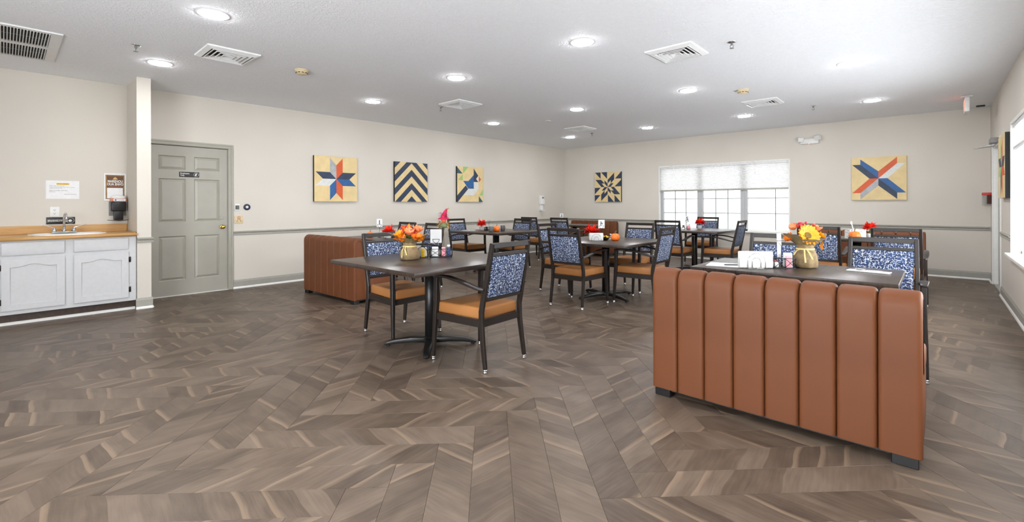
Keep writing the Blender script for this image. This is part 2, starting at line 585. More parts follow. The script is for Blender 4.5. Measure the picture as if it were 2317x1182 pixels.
# ------------------------------------------------------------------ floor
def inset(poly, d):
    n = len(poly)
    out = []
    for i in range(n):
        p0, p1, p2 = Vector(poly[i - 1]), Vector(poly[i]), Vector(poly[(i + 1) % n])
        e1, e2 = (p1 - p0).normalized(), (p2 - p1).normalized()
        n1, n2 = Vector((-e1.y, e1.x)), Vector((-e2.y, e2.x))
        k = n1 + n2
        den = max(0.35, 1 + n1.dot(n2))
        out.append(tuple(p1 + k * (d / den)))
    return out
def plank_geo(poly):
    a, b = inset(poly, 0.0004), inset(poly, 0.0013)
    n = len(poly)
    vs = [(x, y, -0.006) for x, y in a] + [(x, y, -0.0008) for x, y in a] + [(x, y, 0.0) for x, y in b]
    fs = [tuple(2 * n + i for i in range(n))]
    for i in range(n):
        j = (i + 1) % n
        fs.append((i, j, n + j, n + i))
        fs.append((n + i, n + j, 2 * n + j, 2 * n + i))
    return vs, fs
def plank_mesh(polys, name, rnds=None, frames=None, flips=None):
    """polys in plank-local coordinates; frames place them when several share a mesh"""
    vs, fs, uvs, rn = [], [], [], []
    for k, poly in enumerate(polys):
        v, f = plank_geo(poly)
        b = len(vs)
        sg = -1 if flips and flips[k] else 1
        uvs += [(x, y * sg) for x, y, z in v]
        rn += [rnds[k] if rnds else 0.0] * len(v)
        if frames:
            ox, oy, an = frames[k]
            c, s = math.cos(an), math.sin(an)
            v = [(ox + c * x - s * y, oy + s * x + c * y, z) for x, y, z in v]
        vs += v
        fs += [tuple(i + b for i in g) for g in f]
    me = bpy.data.meshes.new(name)
    me.from_pydata(vs, [], fs)
    ul = me.uv_layers.new(name='plank_uv')
    for lp in me.loops:
        ul.data[lp.index].uv = uvs[lp.vertex_index]
    if rnds:
        at = me.attributes.new('plank_rnd', 'FLOAT', 'POINT')
        at.data.foreach_set('value', rn)
    me.materials.append(MT['plank'])
    me.update()
    return me

floor = struct(MB().b2(XL - 0.1, XR + 0.2, YF - 0.1, YB + 0.1, -0.06, -0.0055).build('floor', MT['subfloor']))
PW, PL = 0.1795, 1.204
PU0, PV0 = -1.833, 1.857
SQ = math.sqrt(0.5)
full_poly = [(-PL / 2, -PW / 2), (PL / 2, -PW / 2), (PL / 2, PW / 2), (-PL / 2, PW / 2)]
planks = []
for i in range(-90, 91):
    for k in range(-12, 13):
        for kind in (0, 1):
            if kind == 0:
                u, v, an = PU0 + i * PW + k * PL + PL / 2, PV0 + i * PW - k * PL + PW / 2, PI / 4
            else:
                u, v, an = PU0 + i * PW + PL + k * PL + PW / 2, PV0 + (i + 1) * PW - PL - k * PL + PL / 2, 3 * PI / 4
            x, y = (u - v) * SQ, (u + v) * SQ
            if not (XL - 1 < x < XR + 1 and YF - 1 < y < YB + 1):
                continue
            c, s = math.cos(an), math.sin(an)
            wp = [(x + c * a - s * b, y + s * a + c * b) for a, b in full_poly]
            cp = clip_poly(wp, XL + 0.001, XR - 0.001, YF, YB - 0.001)
            if len(cp) < 3:
                continue
            whole = all(abs(p[0] - q[0]) < 1e-6 and abs(p[1] - q[1]) < 1e-6 for p, q in zip(sorted(cp), sorted(wp))) if len(cp) == 4 else False
            lp = full_poly if whole else [(c * (px - x) + s * (py - y), -s * (px - x) + c * (py - y)) for px, py in cp]
            if not whole:   # drop slivers
                ar = abs(sum(lp[a - 1][0] * lp[a][1] - lp[a][0] * lp[a - 1][1] for a in range(len(lp)))) / 2
                if ar < 0.0006:
                    continue
                q = []
                for p in lp:
                    if not q or (Vector(p) - Vector(q[-1])).length > 0.004:
                        q.append(p)
                if (Vector(q[0]) - Vector(q[-1])).length < 0.004:
                    q.pop()
                lp = q
                if len(lp) < 3:
                    continue
            # size in the picture
            sc = clip_poly([pix(*p) for p in cp], 0, IW, 0, IH) if all(pix(*p) for p in cp) else []
            area = abs(sum(sc[a - 1][0] * sc[a][1] - sc[a][0] * sc[a - 1][1] for a in range(len(sc)))) / 2 if len(sc) > 2 else 0
            # slant of the printed strips: read off the photograph close by, mixed elsewhere
            known = {(0, 0): 1, (0, 1): 0, (0, 2): 0, (0, 3): 1, (0, 4): 0, (1, 0): 1, (1, 1): 1, (1, 2): 0, (1, 3): 1, (1, 4): 0, (1, 5): 0, (1, 6): 1, (1, 7): 1}
            flip = known.get((kind, i), random.random() < 0.5) if k == 0 else random.random() < 0.5
            planks.append((area, x, y, an, lp, whole, flip))
planks.sort(key=lambda p: -p[0])
whole_me = [plank_mesh([full_poly], 'plank', flips=[f]) for f in (0, 1)]
for area, x, y, an, lp, whole, flip in planks[:300]:
    link('plank', whole_me[int(flip)] if whole else plank_mesh([lp], 'plank', flips=[flip]), floor, (x, y, 0), (0, 0, an))
rest = planks[300:]
o = link('far_planks', plank_mesh([p[4] for p in rest], 'far_planks', [random.random() for p in rest], [(p[1], p[2], p[3]) for p in rest], [p[6] for p in rest]), floor)
o['kind'] = 'stuff'

# ------------------------------------------------------------------ shell
ceiling = struct(MB().b2(XL - 0.15, XR + 0.15, YF - 0.15, YB + 0.15, ZC, ZC + 0.08).build('ceiling', MT['ceiling']))
W = 0.15
D1 = (1.285, 2.2, 2.045)                # grey door opening: y0, y1, head
struct(MB().b2(XL - W, XL, YF - W, D1[0], 0, ZC).b2(XL - W, XL, D1[1], YB + W, 0, ZC).b2(XL - W, XL, D1[0], D1[1], D1[2], ZC).b2(XL - W - 0.02, XL - W, D1[0] - 0.1, D1[1] + 0.1, 0, D1[2] + 0.1).build('wall_left', MT['wall']))
WX0, WX1, WZ0, WZ1 = -4.84, -2.15, 0.65, 2.095
struct(MB().b2(XL, WX0, YB, YB + W, 0, ZC).b2(WX1, XR, YB, YB + W, 0, ZC).b2(WX0, WX1, YB, YB + W, 0, WZ0).b2(WX0, WX1, YB, YB + W, WZ1, ZC).build('wall_back', MT['wall']))
RY0, RY1, RZ0, RZ1 = 5.05, 7.72, 0.65, 2.12
DY0, DY1, DZ = 8.93, 10.03, 2.06
mb = MB()
ADDED_SIDE = ((2.60, 4.85),)          # unseen window added for more daylight on the ceiling, beside the sunflower table
segs, last = [], YF - W
for a, b in ADDED_SIDE + ((RY0, RY1),):
    segs += [(last, a, 0, ZC), (a, b, 0, RZ0), (a, b, RZ1, ZC)]
    last = b
for y0, y1, z0, z1 in segs + [ (RY1, DY0, 0, ZC), (DY0, DY1, DZ, ZC), (DY1, YB + W, 0, ZC)]:
    mb.b2(XR, XR + W, y0, y1, z0, z1)
mb.b2(XR + W, XR + W + 0.02, DY0 - 0.1, DY1 + 0.1, 0, DZ + 0.1)
struct(mb.build('wall_right', MT['wall']))
FX0, FX1, FZ0, FZ1 = -2.95, 0.30, 0.04, 2.36   # unseen glazed doors added behind the camera for their daylight
struct(MB().b2(XL, FX0, YF - W, YF, 0, ZC).b2(FX1, XR, YF - W, YF, 0, ZC).b2(FX0, FX1, YF - W, YF, 0, FZ0).b2(FX0, FX1, YF - W, YF, FZ1, ZC).build('wall_front', MT['wall']))
SX, SY0, SY1 = -6.965, 1.06, 1.195
struct(MB().b2(XL, SX, SY0, SY1, 0, ZC).build('wall_partition', MT['wall']))

# base boards and chair rails: (profile swept along the wall) -------------------------------
BASE = [(0, 0.028), (0.013, 0.028), (0.013, 0.104), (0.009, 0.112), (0.006, 0.128), (0, 0.128)]
SHOE = [(0, 0.0), (0.026, 0.0), (0.026, 0.008), (0.021, 0.02), (0.013, 0.028), (0, 0.028)]
RAIL = [(0, 0.785), (0.012, 0.787), (0.014, 0.797), (0.009, 0.803), (0.009, 0.812), (0.020, 0.822), (0.026, 0.834), (0.026, 0.842), (0.018, 0.847), (0, 0.847)]
def along(mb, prof, p0, p1, nrm):
    """prof (out, z) swept from p0 to p1 (xy), nrm points into the room"""
    n = len(prof)
    vs = [(p[0] + nrm[0] * a, p[1] + nrm[1] * a, z) for p in (p0, p1) for a, z in prof]
    fs = [(i, (i + 1) % n, n + (i + 1) % n, n + i) for i in range(n)] + [tuple(range(n)), tuple(range(n, 2 * n))]
    mb.add(vs, fs)
def board(name, runs):
    o = sempty(name)
    for p0, p1, nr in runs:
        a, b = MB(), MB()
        along(a, BASE, p0, p1, nr); along(b, SHOE, p0, p1, nr)
        a.build('board', MT['trim'], o); b.build('shoe_moulding', MT['white_trim'], o)
board('baseboard_left', [((XL, 2.258), (XL, YB), (1, 0))])
board('baseboard_back', [((XL, YB), (XR, YB), (0, -1))])
board('baseboard_right', [((XR, YF), (XR, 8.86), (-1, 0)), ((XR, 10.10), (XR, YB), (-1, 0))])
board('baseboard_partition', [((SX, SY0 - 0.013), (SX, SY1 + 0.013), (1, 0)), ((XL, SY1), (SX, SY1), (0, 1))])
def rail(name, runs):
    mb = MB()
    for r in runs:
        along(mb, RAIL, *r)
    return struct(mb.build(name, MT['trim']))
rail('trim_1', [((XL, 2.258), (XL, YB), (1, 0))])
rail('trim_2', [((XL, YB), (WX0 - 0.03, YB), (0, -1)), ((WX1 + 0.03, YB), (XR, YB), (0, -1))])
rail('trim_3', [((XR, RY1 + 0.05), (XR, 8.86), (-1, 0)), ((XR, 10.10), (XR, YB), (-1, 0)), ((XR, YF), (XR, RY0 - 0.05), (-1, 0))])
rail('trim_4', [((SX, SY0 - 0.0), (SX, SY1 + 0.02), (1, 0)), ((XL, SY1), (SX, SY1), (0, 1))])

# grey six panel door -----------------------------------------------------------------------
door = sempty('door_1', (XL, 0, 0))
y0, y1, dz = D1[0] + 0.004, D1[1] - 0.006, 2.034
PAN = [(a, b, c, d) for (a, b) in ((1.383, 1.687), (1.785, 2.095)) for (c, d) in ((0.21, 0.81), (1.0, 1.59), (1.71, 1.90))]
mb = MB()
mb.b2(-0.055, -0.026, y0, y1, 0.012, dz)
for a, b in ((y0, 1.383), (1.687, 1.785), (2.095, y1)):
    mb.b2(-0.026, -0.012, a, b, 0.012, dz)
for a, b in ((0.012, 0.21), (0.81, 1.0), (1.59, 1.71), (1.90, dz)):
    for c, d in ((1.383, 1.687), (1.785, 2.095)):
        mb.b2(-0.026, -0.012, c, d, a, b)
slab = mb.build('door_slab', MT['door'], door)
for a, b, c, d in PAN:
    p = MB()
    g = 0.012
    r0 = [(-0.026, a, c), (-0.026, b, c), (-0.026, b, d), (-0.026, a, d)]
    r1 = [(-0.026, a + g, c + g), (-0.026, b - g, c + g), (-0.026, b - g, d - g), (-0.026, a + g, d - g)]
    k = g + 0.028
    r2 = [(-0.0125, a + k, c + k), (-0.0125, b - k, c + k), (-0.0125, b - k, d - k), (-0.0125, a + k, d - k)]
    f0 = [(-0.0118, a, c), (-0.0118, b, c), (-0.0118, b, d), (-0.0118, a, d)]
    p.add(f0 + r1 + r2, [(i, (i + 1) % 4, 4 + (i + 1) % 4, 4 + i) for i in range(4)] + [(4 + i, 4 + (i + 1) % 4, 8 + (i + 1) % 4, 8 + i) for i in range(4)] + [(8, 9, 10, 11)])
    p.build('panel', MT['door'], slab, flip=False)
mb = MB()
for z0, z1, ya, yb in ((0, 2.0449, D1[0] - 0.058, D1[0]), (0, 2.0449, D1[1], D1[1] + 0.058), (2.045, 2.103, D1[0] - 0.058, D1[1] + 0.058)):
    mb.b2(0, 0.016, ya, yb, z0, z1)
mb.b2(0.016, 0.024, D1[1] + 0.036, D1[1] + 0.058, 0, 2.081).b2(0.016, 0.024, D1[0] - 0.058, D1[1] + 0.058, 2.081, 2.103)
mb.b2(-0.10, -0.001, D1[1] - 0.004, D1[1] + 0.001, 0, 2.04).b2(-0.10, -0.001, D1[0], D1[1], 2.04, 2.046)
mb.build('casing', MT['door'], door, bevel=0.003, segs=1)
MB().b2(-0.11, 0.004, D1[0], D1[1], 0, 0.010).build('threshold', MT['white_trim'], door)
k = MB().lathe([(0.030, 0), (0.032, 0.004), (0.026, 0.008), (0.012, 0.012), (0.011, 0.030), (0.024, 0.042), (0.029, 0.056), (0.024, 0.068), (0.008, 0.072)], 16)
k.build('door_knob', MT['brass'], door, (-0.0115, 2.125, 0.915), (0, PI / 2, 0))
MB().lathe([(0.026, 0), (0.026, 0.003), (0.022, 0.004)], 16).build('cover_disc', MT['door'], door, (-0.0115, 2.122, 1.045), (0, PI / 2, 0))
MB().lathe([(0.008, 0), (0.007, 0.006), (0.003, 0.008)], 10).build('door_viewer', MT['chrome'], door, (-0.0115, 2.0, 1.985), (0, PI / 2, 0))

# triple window in the back wall ------------------------------------------------------------
win = sempty('window_1', (0, YB, 0))
mb = MB()
t = 0.022
mb.b2(WX0 - t, WX0 + 0.006, -0.012, W - 0.01, WZ0, WZ1).b2(WX1 - 0.006, WX1 + t, -0.012, W - 0.01, WZ0, WZ1).b2(WX0 - t, WX1 + t, -0.012, W - 0.01, WZ1 - 0.006, WZ1 + t)
mb.build('window_casing', MT['white_trim'], win)
MB().b2(WX0 - 0.05, WX1 + 0.05, -0.055, W - 0.005, WZ0 - 0.03, WZ0 + 0.004).build('window_sill', MT['white_trim'], win, bevel=0.004, segs=1)
units = [(-4.775, -3.98), (-3.85, -3.07), (-2.93, -2.17)]
for x in ((-4.84, -4.775), (-3.98, -3.85), (-3.07, -2.93), (-2.17, -2.15)):
    MB().b2(x[0], x[1], 0.07, 0.13, WZ0, WZ1).b2(x[0] + 0.35 * (x[1] - x[0]), x[0] + 0.65 * (x[1] - x[0]), 0.055, 0.07, WZ0, WZ1).build('mullion', MT['mullion'], win)
MB().b2(WX0, WX1, 0.07, 0.13, WZ1 - 0.06, WZ1).build('head_frame', MT['white_trim'], win)
MB().b2(WX0, WX1, 0.07, 0.13, WZ0, WZ0 + 0.035).build('bottom_frame', MT['white_trim'], win)
vb = [[-4.50, -4.245], [-3.585, -3.33], [-2.41]]
for (a, b), vs in zip(units, vb):
    MB().add([(a, 0.1, WZ0 + 0.03), (b, 0.1, WZ0 + 0.03), (b, 0.1, WZ1 - 0.05), (a, 0.1, WZ1 - 0.05)], [(0, 1, 2, 3)]).build('pane', MT['pane_dimmed'], win, flip=False)
    for z in (1.342, 1.02):
        MB().b2(a, b, 0.088, 0.112, z - 0.007, z + 0.007).build('muntin', MT['grey_plastic'], win)
    for x in vs:
        MB().b2(x - 0.006, x + 0.006, 0.089, 0.111, WZ0 + 0.035, WZ1 - 0.06).build('muntin', MT['grey_plastic'], win)

bl = thing('window_shade', 'white pleated shade pulled halfway down the triple window', 'window shade', (0, YB, 0))
MB().b2(WX0 + 0.01, WX1 - 0.01, 0.004, 0.05, 2.055, 2.093).build('head_rail', MT['white_metal'], bl, bevel=0.003)
n = 34
vs, fs = [], []
for i in range(n + 1):
    z = 2.055 - (2.055 - 1.545) * i / n
    y = 0.018 if i % 2 else 0.036
    vs += [(WX0 + 0.015, y, z), (WX1 - 0.015, y, z)]
fs = [(2 * i, 2 * i + 1, 2 * i + 3, 2 * i + 2) for i in range(n)]
MB().add(vs, fs).build('pleated_fabric', MT['shade'], bl, flip=False)
MB().b2(WX0 + 0.012, WX1 - 0.012, 0.008, 0.046, 1.515, 1.546).build('bottom_rail', MT['trim'], bl, bevel=0.004)
MB().tube([(-2.765, 0.002, 2.05), (-2.765, 0.002, 1.83)], 0.0025, 6).build('cord', MT['white_plastic'], bl)

# windows in the right wall ------------------------------------------------------------------
def side_window(name, A, B, shade_label, full):
    w2 = sempty(name, (XR, 0, 0))
    mb = MB()
    mb.b2(-0.012, W - 0.01, A - t, A + 0.006, RZ0, RZ1).b2(-0.012, W - 0.01, B - 0.006, B + t, RZ0, RZ1).b2(-0.012, W - 0.01, A - t, B + t, RZ1 - 0.006, RZ1 + t)
    mb.build('window_casing', MT['white_trim'], w2)
    MB().b2(-0.06, W - 0.005, A - 0.06, B + 0.06, RZ0 - 0.03, RZ0 + 0.004).b2(-0.03, 0.0, A - 0.04, B + 0.04, RZ0 - 0.06, RZ0 - 0.03).build('window_sill', MT['white_trim'], w2, bevel=0.004, segs=1)
    wd = (B - A - 0.34) / 3
    ru = [(A + 0.05 + k * (wd + 0.12), A + 0.05 + k * (wd + 0.12) + wd) for k in range(3)]
    for a, b in ((A, A + 0.05), (ru[0][1], ru[1][0]), (ru[1][1], ru[2][0]), (B - 0.05, B)):
        MB().b2(0.07, 0.13, a, b, RZ0, RZ1).build('mullion', MT['white_trim'], w2)
    MB().b2(0.07, 0.13, A, B, RZ1 - 0.06, RZ1).b2(0.07, 0.13, A, B, RZ0, RZ0 + 0.035).build('head_frame', MT['white_trim'], w2)
    for a, b in ru:
        MB().add([(0.1, b, RZ0 + 0.03), (0.1, a, RZ0 + 0.03), (0.1, a, RZ1 - 0.05), (0.1, b, RZ1 - 0.05)], [(0, 1, 2, 3)]).build('pane', MT['pane'], w2, flip=False)
        for z in (1.342, 1.02):
            MB().b2(0.088, 0.112, a, b, z - 0.007, z + 0.007).build('muntin', MT['grey_plastic'], w2)
        for q in (1 / 3, 2 / 3):
            yy = a + (b - a) * q
            MB().b2(0.089, 0.111, yy - 0.006, yy + 0.006, RZ0 + 0.035, RZ1 - 0.06).build('muntin', MT['grey_plastic'], w2)
    b2 = thing('window_shade', shade_label, 'window shade', (XR, 0, 0))
    MB().b2(0.004, 0.05, A + 0.01, B - 0.01, 2.07, 2.118).build('head_rail', MT['white_metal'], b2, bevel=0.003)
    vs = []
    for i in range(n + 1):
        z = 2.07 - (2.07 - 1.86) * i / n
        x = 0.018 if i % 2 else 0.030
        vs += [(x, A + 0.015, z), (x, B - 0.015, z)]
    MB().add(vs, fs).build('pleated_fabric', MT['shade'], b2, flip=False)
    MB().b2(0.008, 0.046, A + 0.012, B - 0.012, 1.83, 1.86).build('bottom_rail', MT['white_metal'], b2, bevel=0.004)
    if full:
        MB().b2(0.028, 0.030, A + 0.015, B - 0.015, 1.32, 1.83).build('lower_fabric', MT['shade'], b2)
side_window('added_side_window', ADDED_SIDE[0][0], ADDED_SIDE[0][1], 'short white shade on the added unseen side window next to the sunflower table', True)  # daylight helper out of view; its shade tames the bright ceiling patch
side_window('window_2', RY0, RY1, 'white shade on the side window beside the exit door', True)

w4 = sempty('added_patio_door', (0, YF, 0))  # out of view, added to light the near ceiling
MB().b2(FX0 - t, FX0 + 0.006, 0.01 - W, 0.012, FZ0, FZ1).b2(FX1 - 0.006, FX1 + t, 0.01 - W, 0.012, FZ0, FZ1).b2(FX0 - t, FX1 + t, 0.01 - W, 0.012, FZ1 - 0.006, FZ1 + t).build('window_casing', MT['white_trim'], w4)
MB().b2(FX0 - 0.01, FX1 + 0.01, -W, 0.02, 0.0, FZ0 + 0.004).build('door_sill', MT['white_trim'], w4, bevel=0.004, segs=1)
fw = (FX1 - FX0 - 0.1 - 0.12 * 2) / 3
for k in range(3):
    a = FX0 + 0.05 + k * (fw + 0.12)
    MB().add([(a + fw, -0.1, FZ0 + 0.03), (a, -0.1, FZ0 + 0.03), (a, -0.1, FZ1 - 0.05), (a + fw, -0.1, FZ1 - 0.05)], [(0, 1, 2, 3)]).build('pane', MT['pane'], w4, flip=False)
    MB().b2(a, a + fw, -0.112, -0.088, 1.0, 1.014).build('muntin', MT['grey_plastic'], w4)
    MB().b2(a - 0.12 if k else FX0, a, -0.13, -0.07, FZ0, FZ1).build('mullion', MT['white_trim'], w4)
MB().b2(FX1 - 0.05, FX1, -0.13, -0.07, FZ0, FZ1).b2(FX0, FX1, -0.13, -0.07, FZ1 - 0.06, FZ1).b2(FX0, FX1, -0.13, -0.07, FZ0, FZ0 + 0.035).build('head_frame', MT['white_trim'], w4)

# recessed white door at the far end of the right wall --------------------------------------
d2 = sempty('door_2', (XR, 0, 0))
mb = MB()
mb.b2(-0.014, 0, DY1, DY1 + 0.06, 0, DZ + 0.06).b2(-0.014, 0, DY0 - 0.06, DY0, 0, DZ + 0.06).b2(-0.014, 0, DY0, DY1, DZ, DZ + 0.06)
mb.b2(0, W, DY1 - 0.018, DY1, 0, DZ).b2(0, W, DY0, DY0 + 0.018, 0, DZ).b2(0, W, DY0, DY1, DZ - 0.018, DZ)
mb.build('casing', MT['white_trim'], d2, bevel=0.002, segs=1)
MB().b2(0.05, 0.075, DY1 - 0.034, DY1 - 0.018, 0, DZ - 0.018).build('shadow_grey_stop', MT['trim'], d2)  # grey colour stands for the shadow line on the white jamb
sl = MB().b2(0.085, 0.13, DY0 + 0.02, DY1 - 0.02, 0.012, DZ - 0.02).build('door_slab', MT['white_trim'], d2, bevel=0.003, segs=1)
MB().b2(0.0, 0.14, DY0, DY1, -0.004, 0.012).build('threshold', MT['trim'], d2)
MB().tube([(0.085, DY0 + 0.09, 1.0), (0.04, DY0 + 0.09, 1.0), (0.04, DY0 + 0.2, 1.0)], 0.010, 8).build('lever_handle', MT['steel'], sl)
cl = MB().b2(-0.095, -0.016, 8.95, 9.22, 2.035, 2.105).build('door_closer', MT['grey_plastic'], d2, bevel=0.006)
MB().sweep([(-0.05, 9.15, 2.03), (-0.24, 9.20, 1.985)], (0.025, 0.008), (0, 1, 0.1)).sweep([(-0.24, 9.20, 1.985), (-0.02, 9.45, 2.03)], (0.02, 0.008), (0, 1, 0.1)).build('closer_arm', MT['steel'], cl)

# ------------------------------------------------------------------ ceiling fixtures
def ring(mb, r0, r1, z0, z1, n=28):
    mb.lathe([(r0, z1), (r0, z0), (r1, z0), (r1, z1)], n, smooth=False, caps=False)
proto_light = None
def ceiling_light(x, y, label):
    global proto_light
    if proto_light is None:
        t = thing('ceiling_light', label, 'ceiling light', (x, y, ZC), 0, 'recessed ceiling lights')
        mb = MB().lathe([(0.0985, -0.004), (0.106, -0.005), (0.116, -0.004), (0.120, 0.0)], 32, caps=False)
        mb.build('trim_ring', MT['white_metal'], t)
        MB().lathe([(0.0985, -0.002), (0.098, -0.008), (0.090, -0.011), (0.05, -0.012), (0.002, -0.0125)], 24, caps=False).build('lens', MT['lamp'], t, flip=True)
        proto_light = t
        return t
    return dup(proto_light, label, (x, y, ZC), 0)
MT['lamp'] = emit('lamp_lens_light', LAMP_COL + (1,), LAMP_W / (PI * PI * 0.0985 ** 2))
LX, LY = (-6.12, -4.25, -2.45, -0.69), (1.13, 3.67, 6.2, 8.67)
ROWN = ('row along the painting wall', 'second row out from the painting wall', 'third row out from the painting wall', 'row nearest the exit sign')
ORD = ('first', 'second', 'third', 'fourth')
for ix_, x in enumerate(LX):
    for iy_, y in enumerate(LY):
        ceiling_light(x, y, 'recessed ceiling light, %s from sink end, %s' % (ORD[iy_], ROWN[ix_]))

def diffuser(x, y, label, first=[None]):
    if first[0] is not None:
        return dup(first[0], label, (x, y, ZC), 0)
    t = thing('ceiling_vent', label, 'ceiling vent', (x, y, ZC), 0, 'square louvred ceiling vents')
    h = 0.235
    def sq(mb, a0, a1, z0, z1):
        vs = [(sx * a, sy * a, z) for a, z in ((a0, z0), (a1, z1)) for sx, sy in ((-1, -1), (1, -1), (1, 1), (-1, 1))]
        mb.add(vs, [(i, (i + 1) % 4, 4 + (i + 1) % 4, 4 + i) for i in range(4)])
        mb.add([(v[0], v[1], v[2] + 0.0025) for v in vs], [(i, (i + 1) % 4, 4 + (i + 1) % 4, 4 + i)[::-1] for i in range(4)])
    mb = MB(); sq(mb, h, h - 0.004, 0.0, -0.012); sq(mb, h - 0.004, h - 0.045, -0.012, -0.030); sq(mb, h - 0.045, h - 0.048, -0.030, -0.004)
    mb.build('vent_frame', MT['white_metal'], t, flip=False)
    for a in (0.165, 0.125, 0.085, 0.045):
        mb = MB(); sq(mb, a + 0.004, a - 0.022 if a > 0.05 else 0.010, -0.027, -0.008)
        sq(mb, a + 0.007, a + 0.002, -0.024, -0.029)
        mb.build('louvre', MT['white_metal'], t, flip=False)
    MB().b2(-0.187, 0.187, -0.187, 0.187, -0.0035, -0.0005).build('duct_opening', MT['duct'], t)
    first[0] = t
    return t
diffuser(-5.28, 1.53, 'square louvred ceiling vent nearest the partition wall by the sink')
diffuser(-1.92, 4.56, 'square louvred ceiling vent above the foreground booth and sunflower table')
diffuser(-5.30, 4.66, 'square louvred ceiling vent over the table with grey mugs')
diffuser(-1.91, 7.67, 'square louvred ceiling vent near the window and emergency light')
diffuser(-5.27, 7.82, 'square louvred ceiling vent farthest off, near the back corner')

g = thing('return_grille', 'large double row return air grille in the ceiling above the sink', 'air grille', (0, 0, ZC))
gx0, gx1, gy0, gy1 = -6.87, -5.72, -0.36, 0.36
gm = (gx0 + gx1) / 2
mb = MB().b2(gx0, gx1, gy0, gy0 + 0.075, -0.012, 0).b2(gx0, gx1, gy1 - 0.075, gy1, -0.012, 0)
for a, b in ((gx0, gx0 + 0.05), (gm - 0.045, gm + 0.045), (gx1 - 0.05, gx1)):
    mb.b2(a, b, gy0 + 0.075, gy1 - 0.075, -0.012, 0)
mb.build('grille_frame', MT['white_metal'], g)
MB().b2(gx0 + 0.04, gx1 - 0.04, gy0 + 0.04, gy1 - 0.04, -0.0015, -0.0002).build('duct_opening', MT['duct'], g)
sm = None
for (a, b) in ((gx0 + 0.05, gm - 0.045), (gm + 0.045, gx1 - 0.05)):
    yy = gy0 + 0.088
    while yy < gy1 - 0.08:
        if sm is None:
            sm = MB().box((0, 0, 0), (b - a, 0.0045, 0.014), rot=Euler((R(14), 0, 0))).mesh('slat', MT['white_metal'])
        link('slat', sm, g, ((a + b) / 2, yy, -0.010))
        yy += 0.0196
    MB().b2((a + b) / 2 - 0.006, (a + b) / 2 + 0.006, gy0 + 0.075, gy1 - 0.075, -0.0035, -0.002).build('cross_bar', MT['grey_plastic'], g)

def sprinkler(x, y, label, first=[None]):
    if first[0] is not None:
        return dup(first[0], label, (x, y, ZC), 0)
    t = thing('sprinkler_head', label, 'sprinkler', (x, y, ZC), 0, 'ceiling sprinkler heads')
    MB().lathe([(0.040, 0), (0.040, -0.003), (0.030, -0.008), (0.014, -0.012)], 18).build('escutcheon', MT['chrome'], t)
    mb = MB().lathe([(0.012, -0.010), (0.012, -0.028), (0.008, -0.030)], 10)
    for s in (-1, 1):
        mb.tube([(s * 0.010, 0, -0.026), (s * 0.016, 0, -0.040), (s * 0.004, 0, -0.058)], 0.003, 6)
    mb.build('frame_arms', MT['grey_plastic'], t)
    MB().lathe([(0.002, -0.056), (0.020, -0.058), (0.020, -0.060), (0.002, -0.062)], 12).build('deflector', MT['grey_plastic'], t)
    first[0] = t
    return t
sprinkler(-5.61, 0.85, 'small chrome sprinkler head in the ceiling between return grille and vent')
sprinkler(-1.416, 4.63, 'small chrome sprinkler head in the ceiling beside the vent above the sunflower table')
sprinkler(-5.70, 4.60, 'small sprinkler head in the ceiling beside the vent over the grey mug table')
sprinkler(-5.437, 8.50, 'tiny sprinkler head in the ceiling near the back corner')
sprinkler(-1.408, 8.526, 'small dark sprinkler head in the ceiling near the emergency light')
def smoke(x, y, label, first=[None]):
    if first[0] is not None:
        return dup(first[0], label, (x, y, ZC), 0.6)
    t = thing('smoke_detector', label, 'smoke detector', (x, y, ZC), 0.4, 'beige ceiling smoke detectors')
    MB().lathe([(0.072, 0), (0.072, -0.012), (0.066, -0.016)], 24).build('detector_base', MT['beige_plastic'], t)
    MB().lathe([(0.066, -0.016), (0.064, -0.034), (0.050, -0.050), (0.02, -0.054)], 24).build('detector_cap', MT['beige_plastic'], t)
    mb = MB()
    for i in range(10):
        a = 2 * PI * i / 10
        mb.box((0.0605 * math.cos(a), 0.0605 * math.sin(a), -0.036), (0.006, 0.026, 0.010), a)
    mb.build('sensor_slots', MT['black_plastic'], t)
    first[0] = t
    return t
smoke(-5.278, 2.27, 'beige smoke detector on the ceiling above the booth near the grey door')
smoke(-1.90, 6.67, 'beige smoke detector on the ceiling near the window side vent')
tag(MB().lathe([(0.055, 0), (0.055, -0.004), (0.03, -0.008), (0.004, -0.009)], 18).build('blank_ceiling_plate', MT['white_metal'], None, (-5.22, 6.70, ZC)), 'small white blank plate on the ceiling between the far lights', 'ceiling plate')
tag(MB().b2(-0.05, 0.05, -0.022, 0.022, -0.022, 0).build('door_sensor', MT['black_plastic'], None, (0.52, 10.28, ZC), bevel=0.003), 'small black sensor on the ceiling in the corner by the door', 'sensor')

ex = thing('exit_sign', 'white ceiling hung exit sign seen edge on, red lit face', 'exit sign', (0.33, 9.30, ZC))
MB().b2(-0.06, 0.06, -0.07, 0.07, -0.012, 0).build('canopy_plate', MT['white_plastic'], ex, bevel=0.003)
MB().b2(-0.014, 0.014, -0.02, 0.02, -0.03, -0.012).build('neck', MT['white_plastic'], ex)
MB().b2(-0.026, 0.026, -0.155, 0.155, -0.235, -0.03).build('sign_body', MT['white_plastic'], ex, bevel=0.006)
text('letters', 'EXIT', 0.15, MT['exit_red'], ex, (-0.0262, 0, -0.132), (PI / 2, 0, -PI / 2), 0.001, bold=0.004)

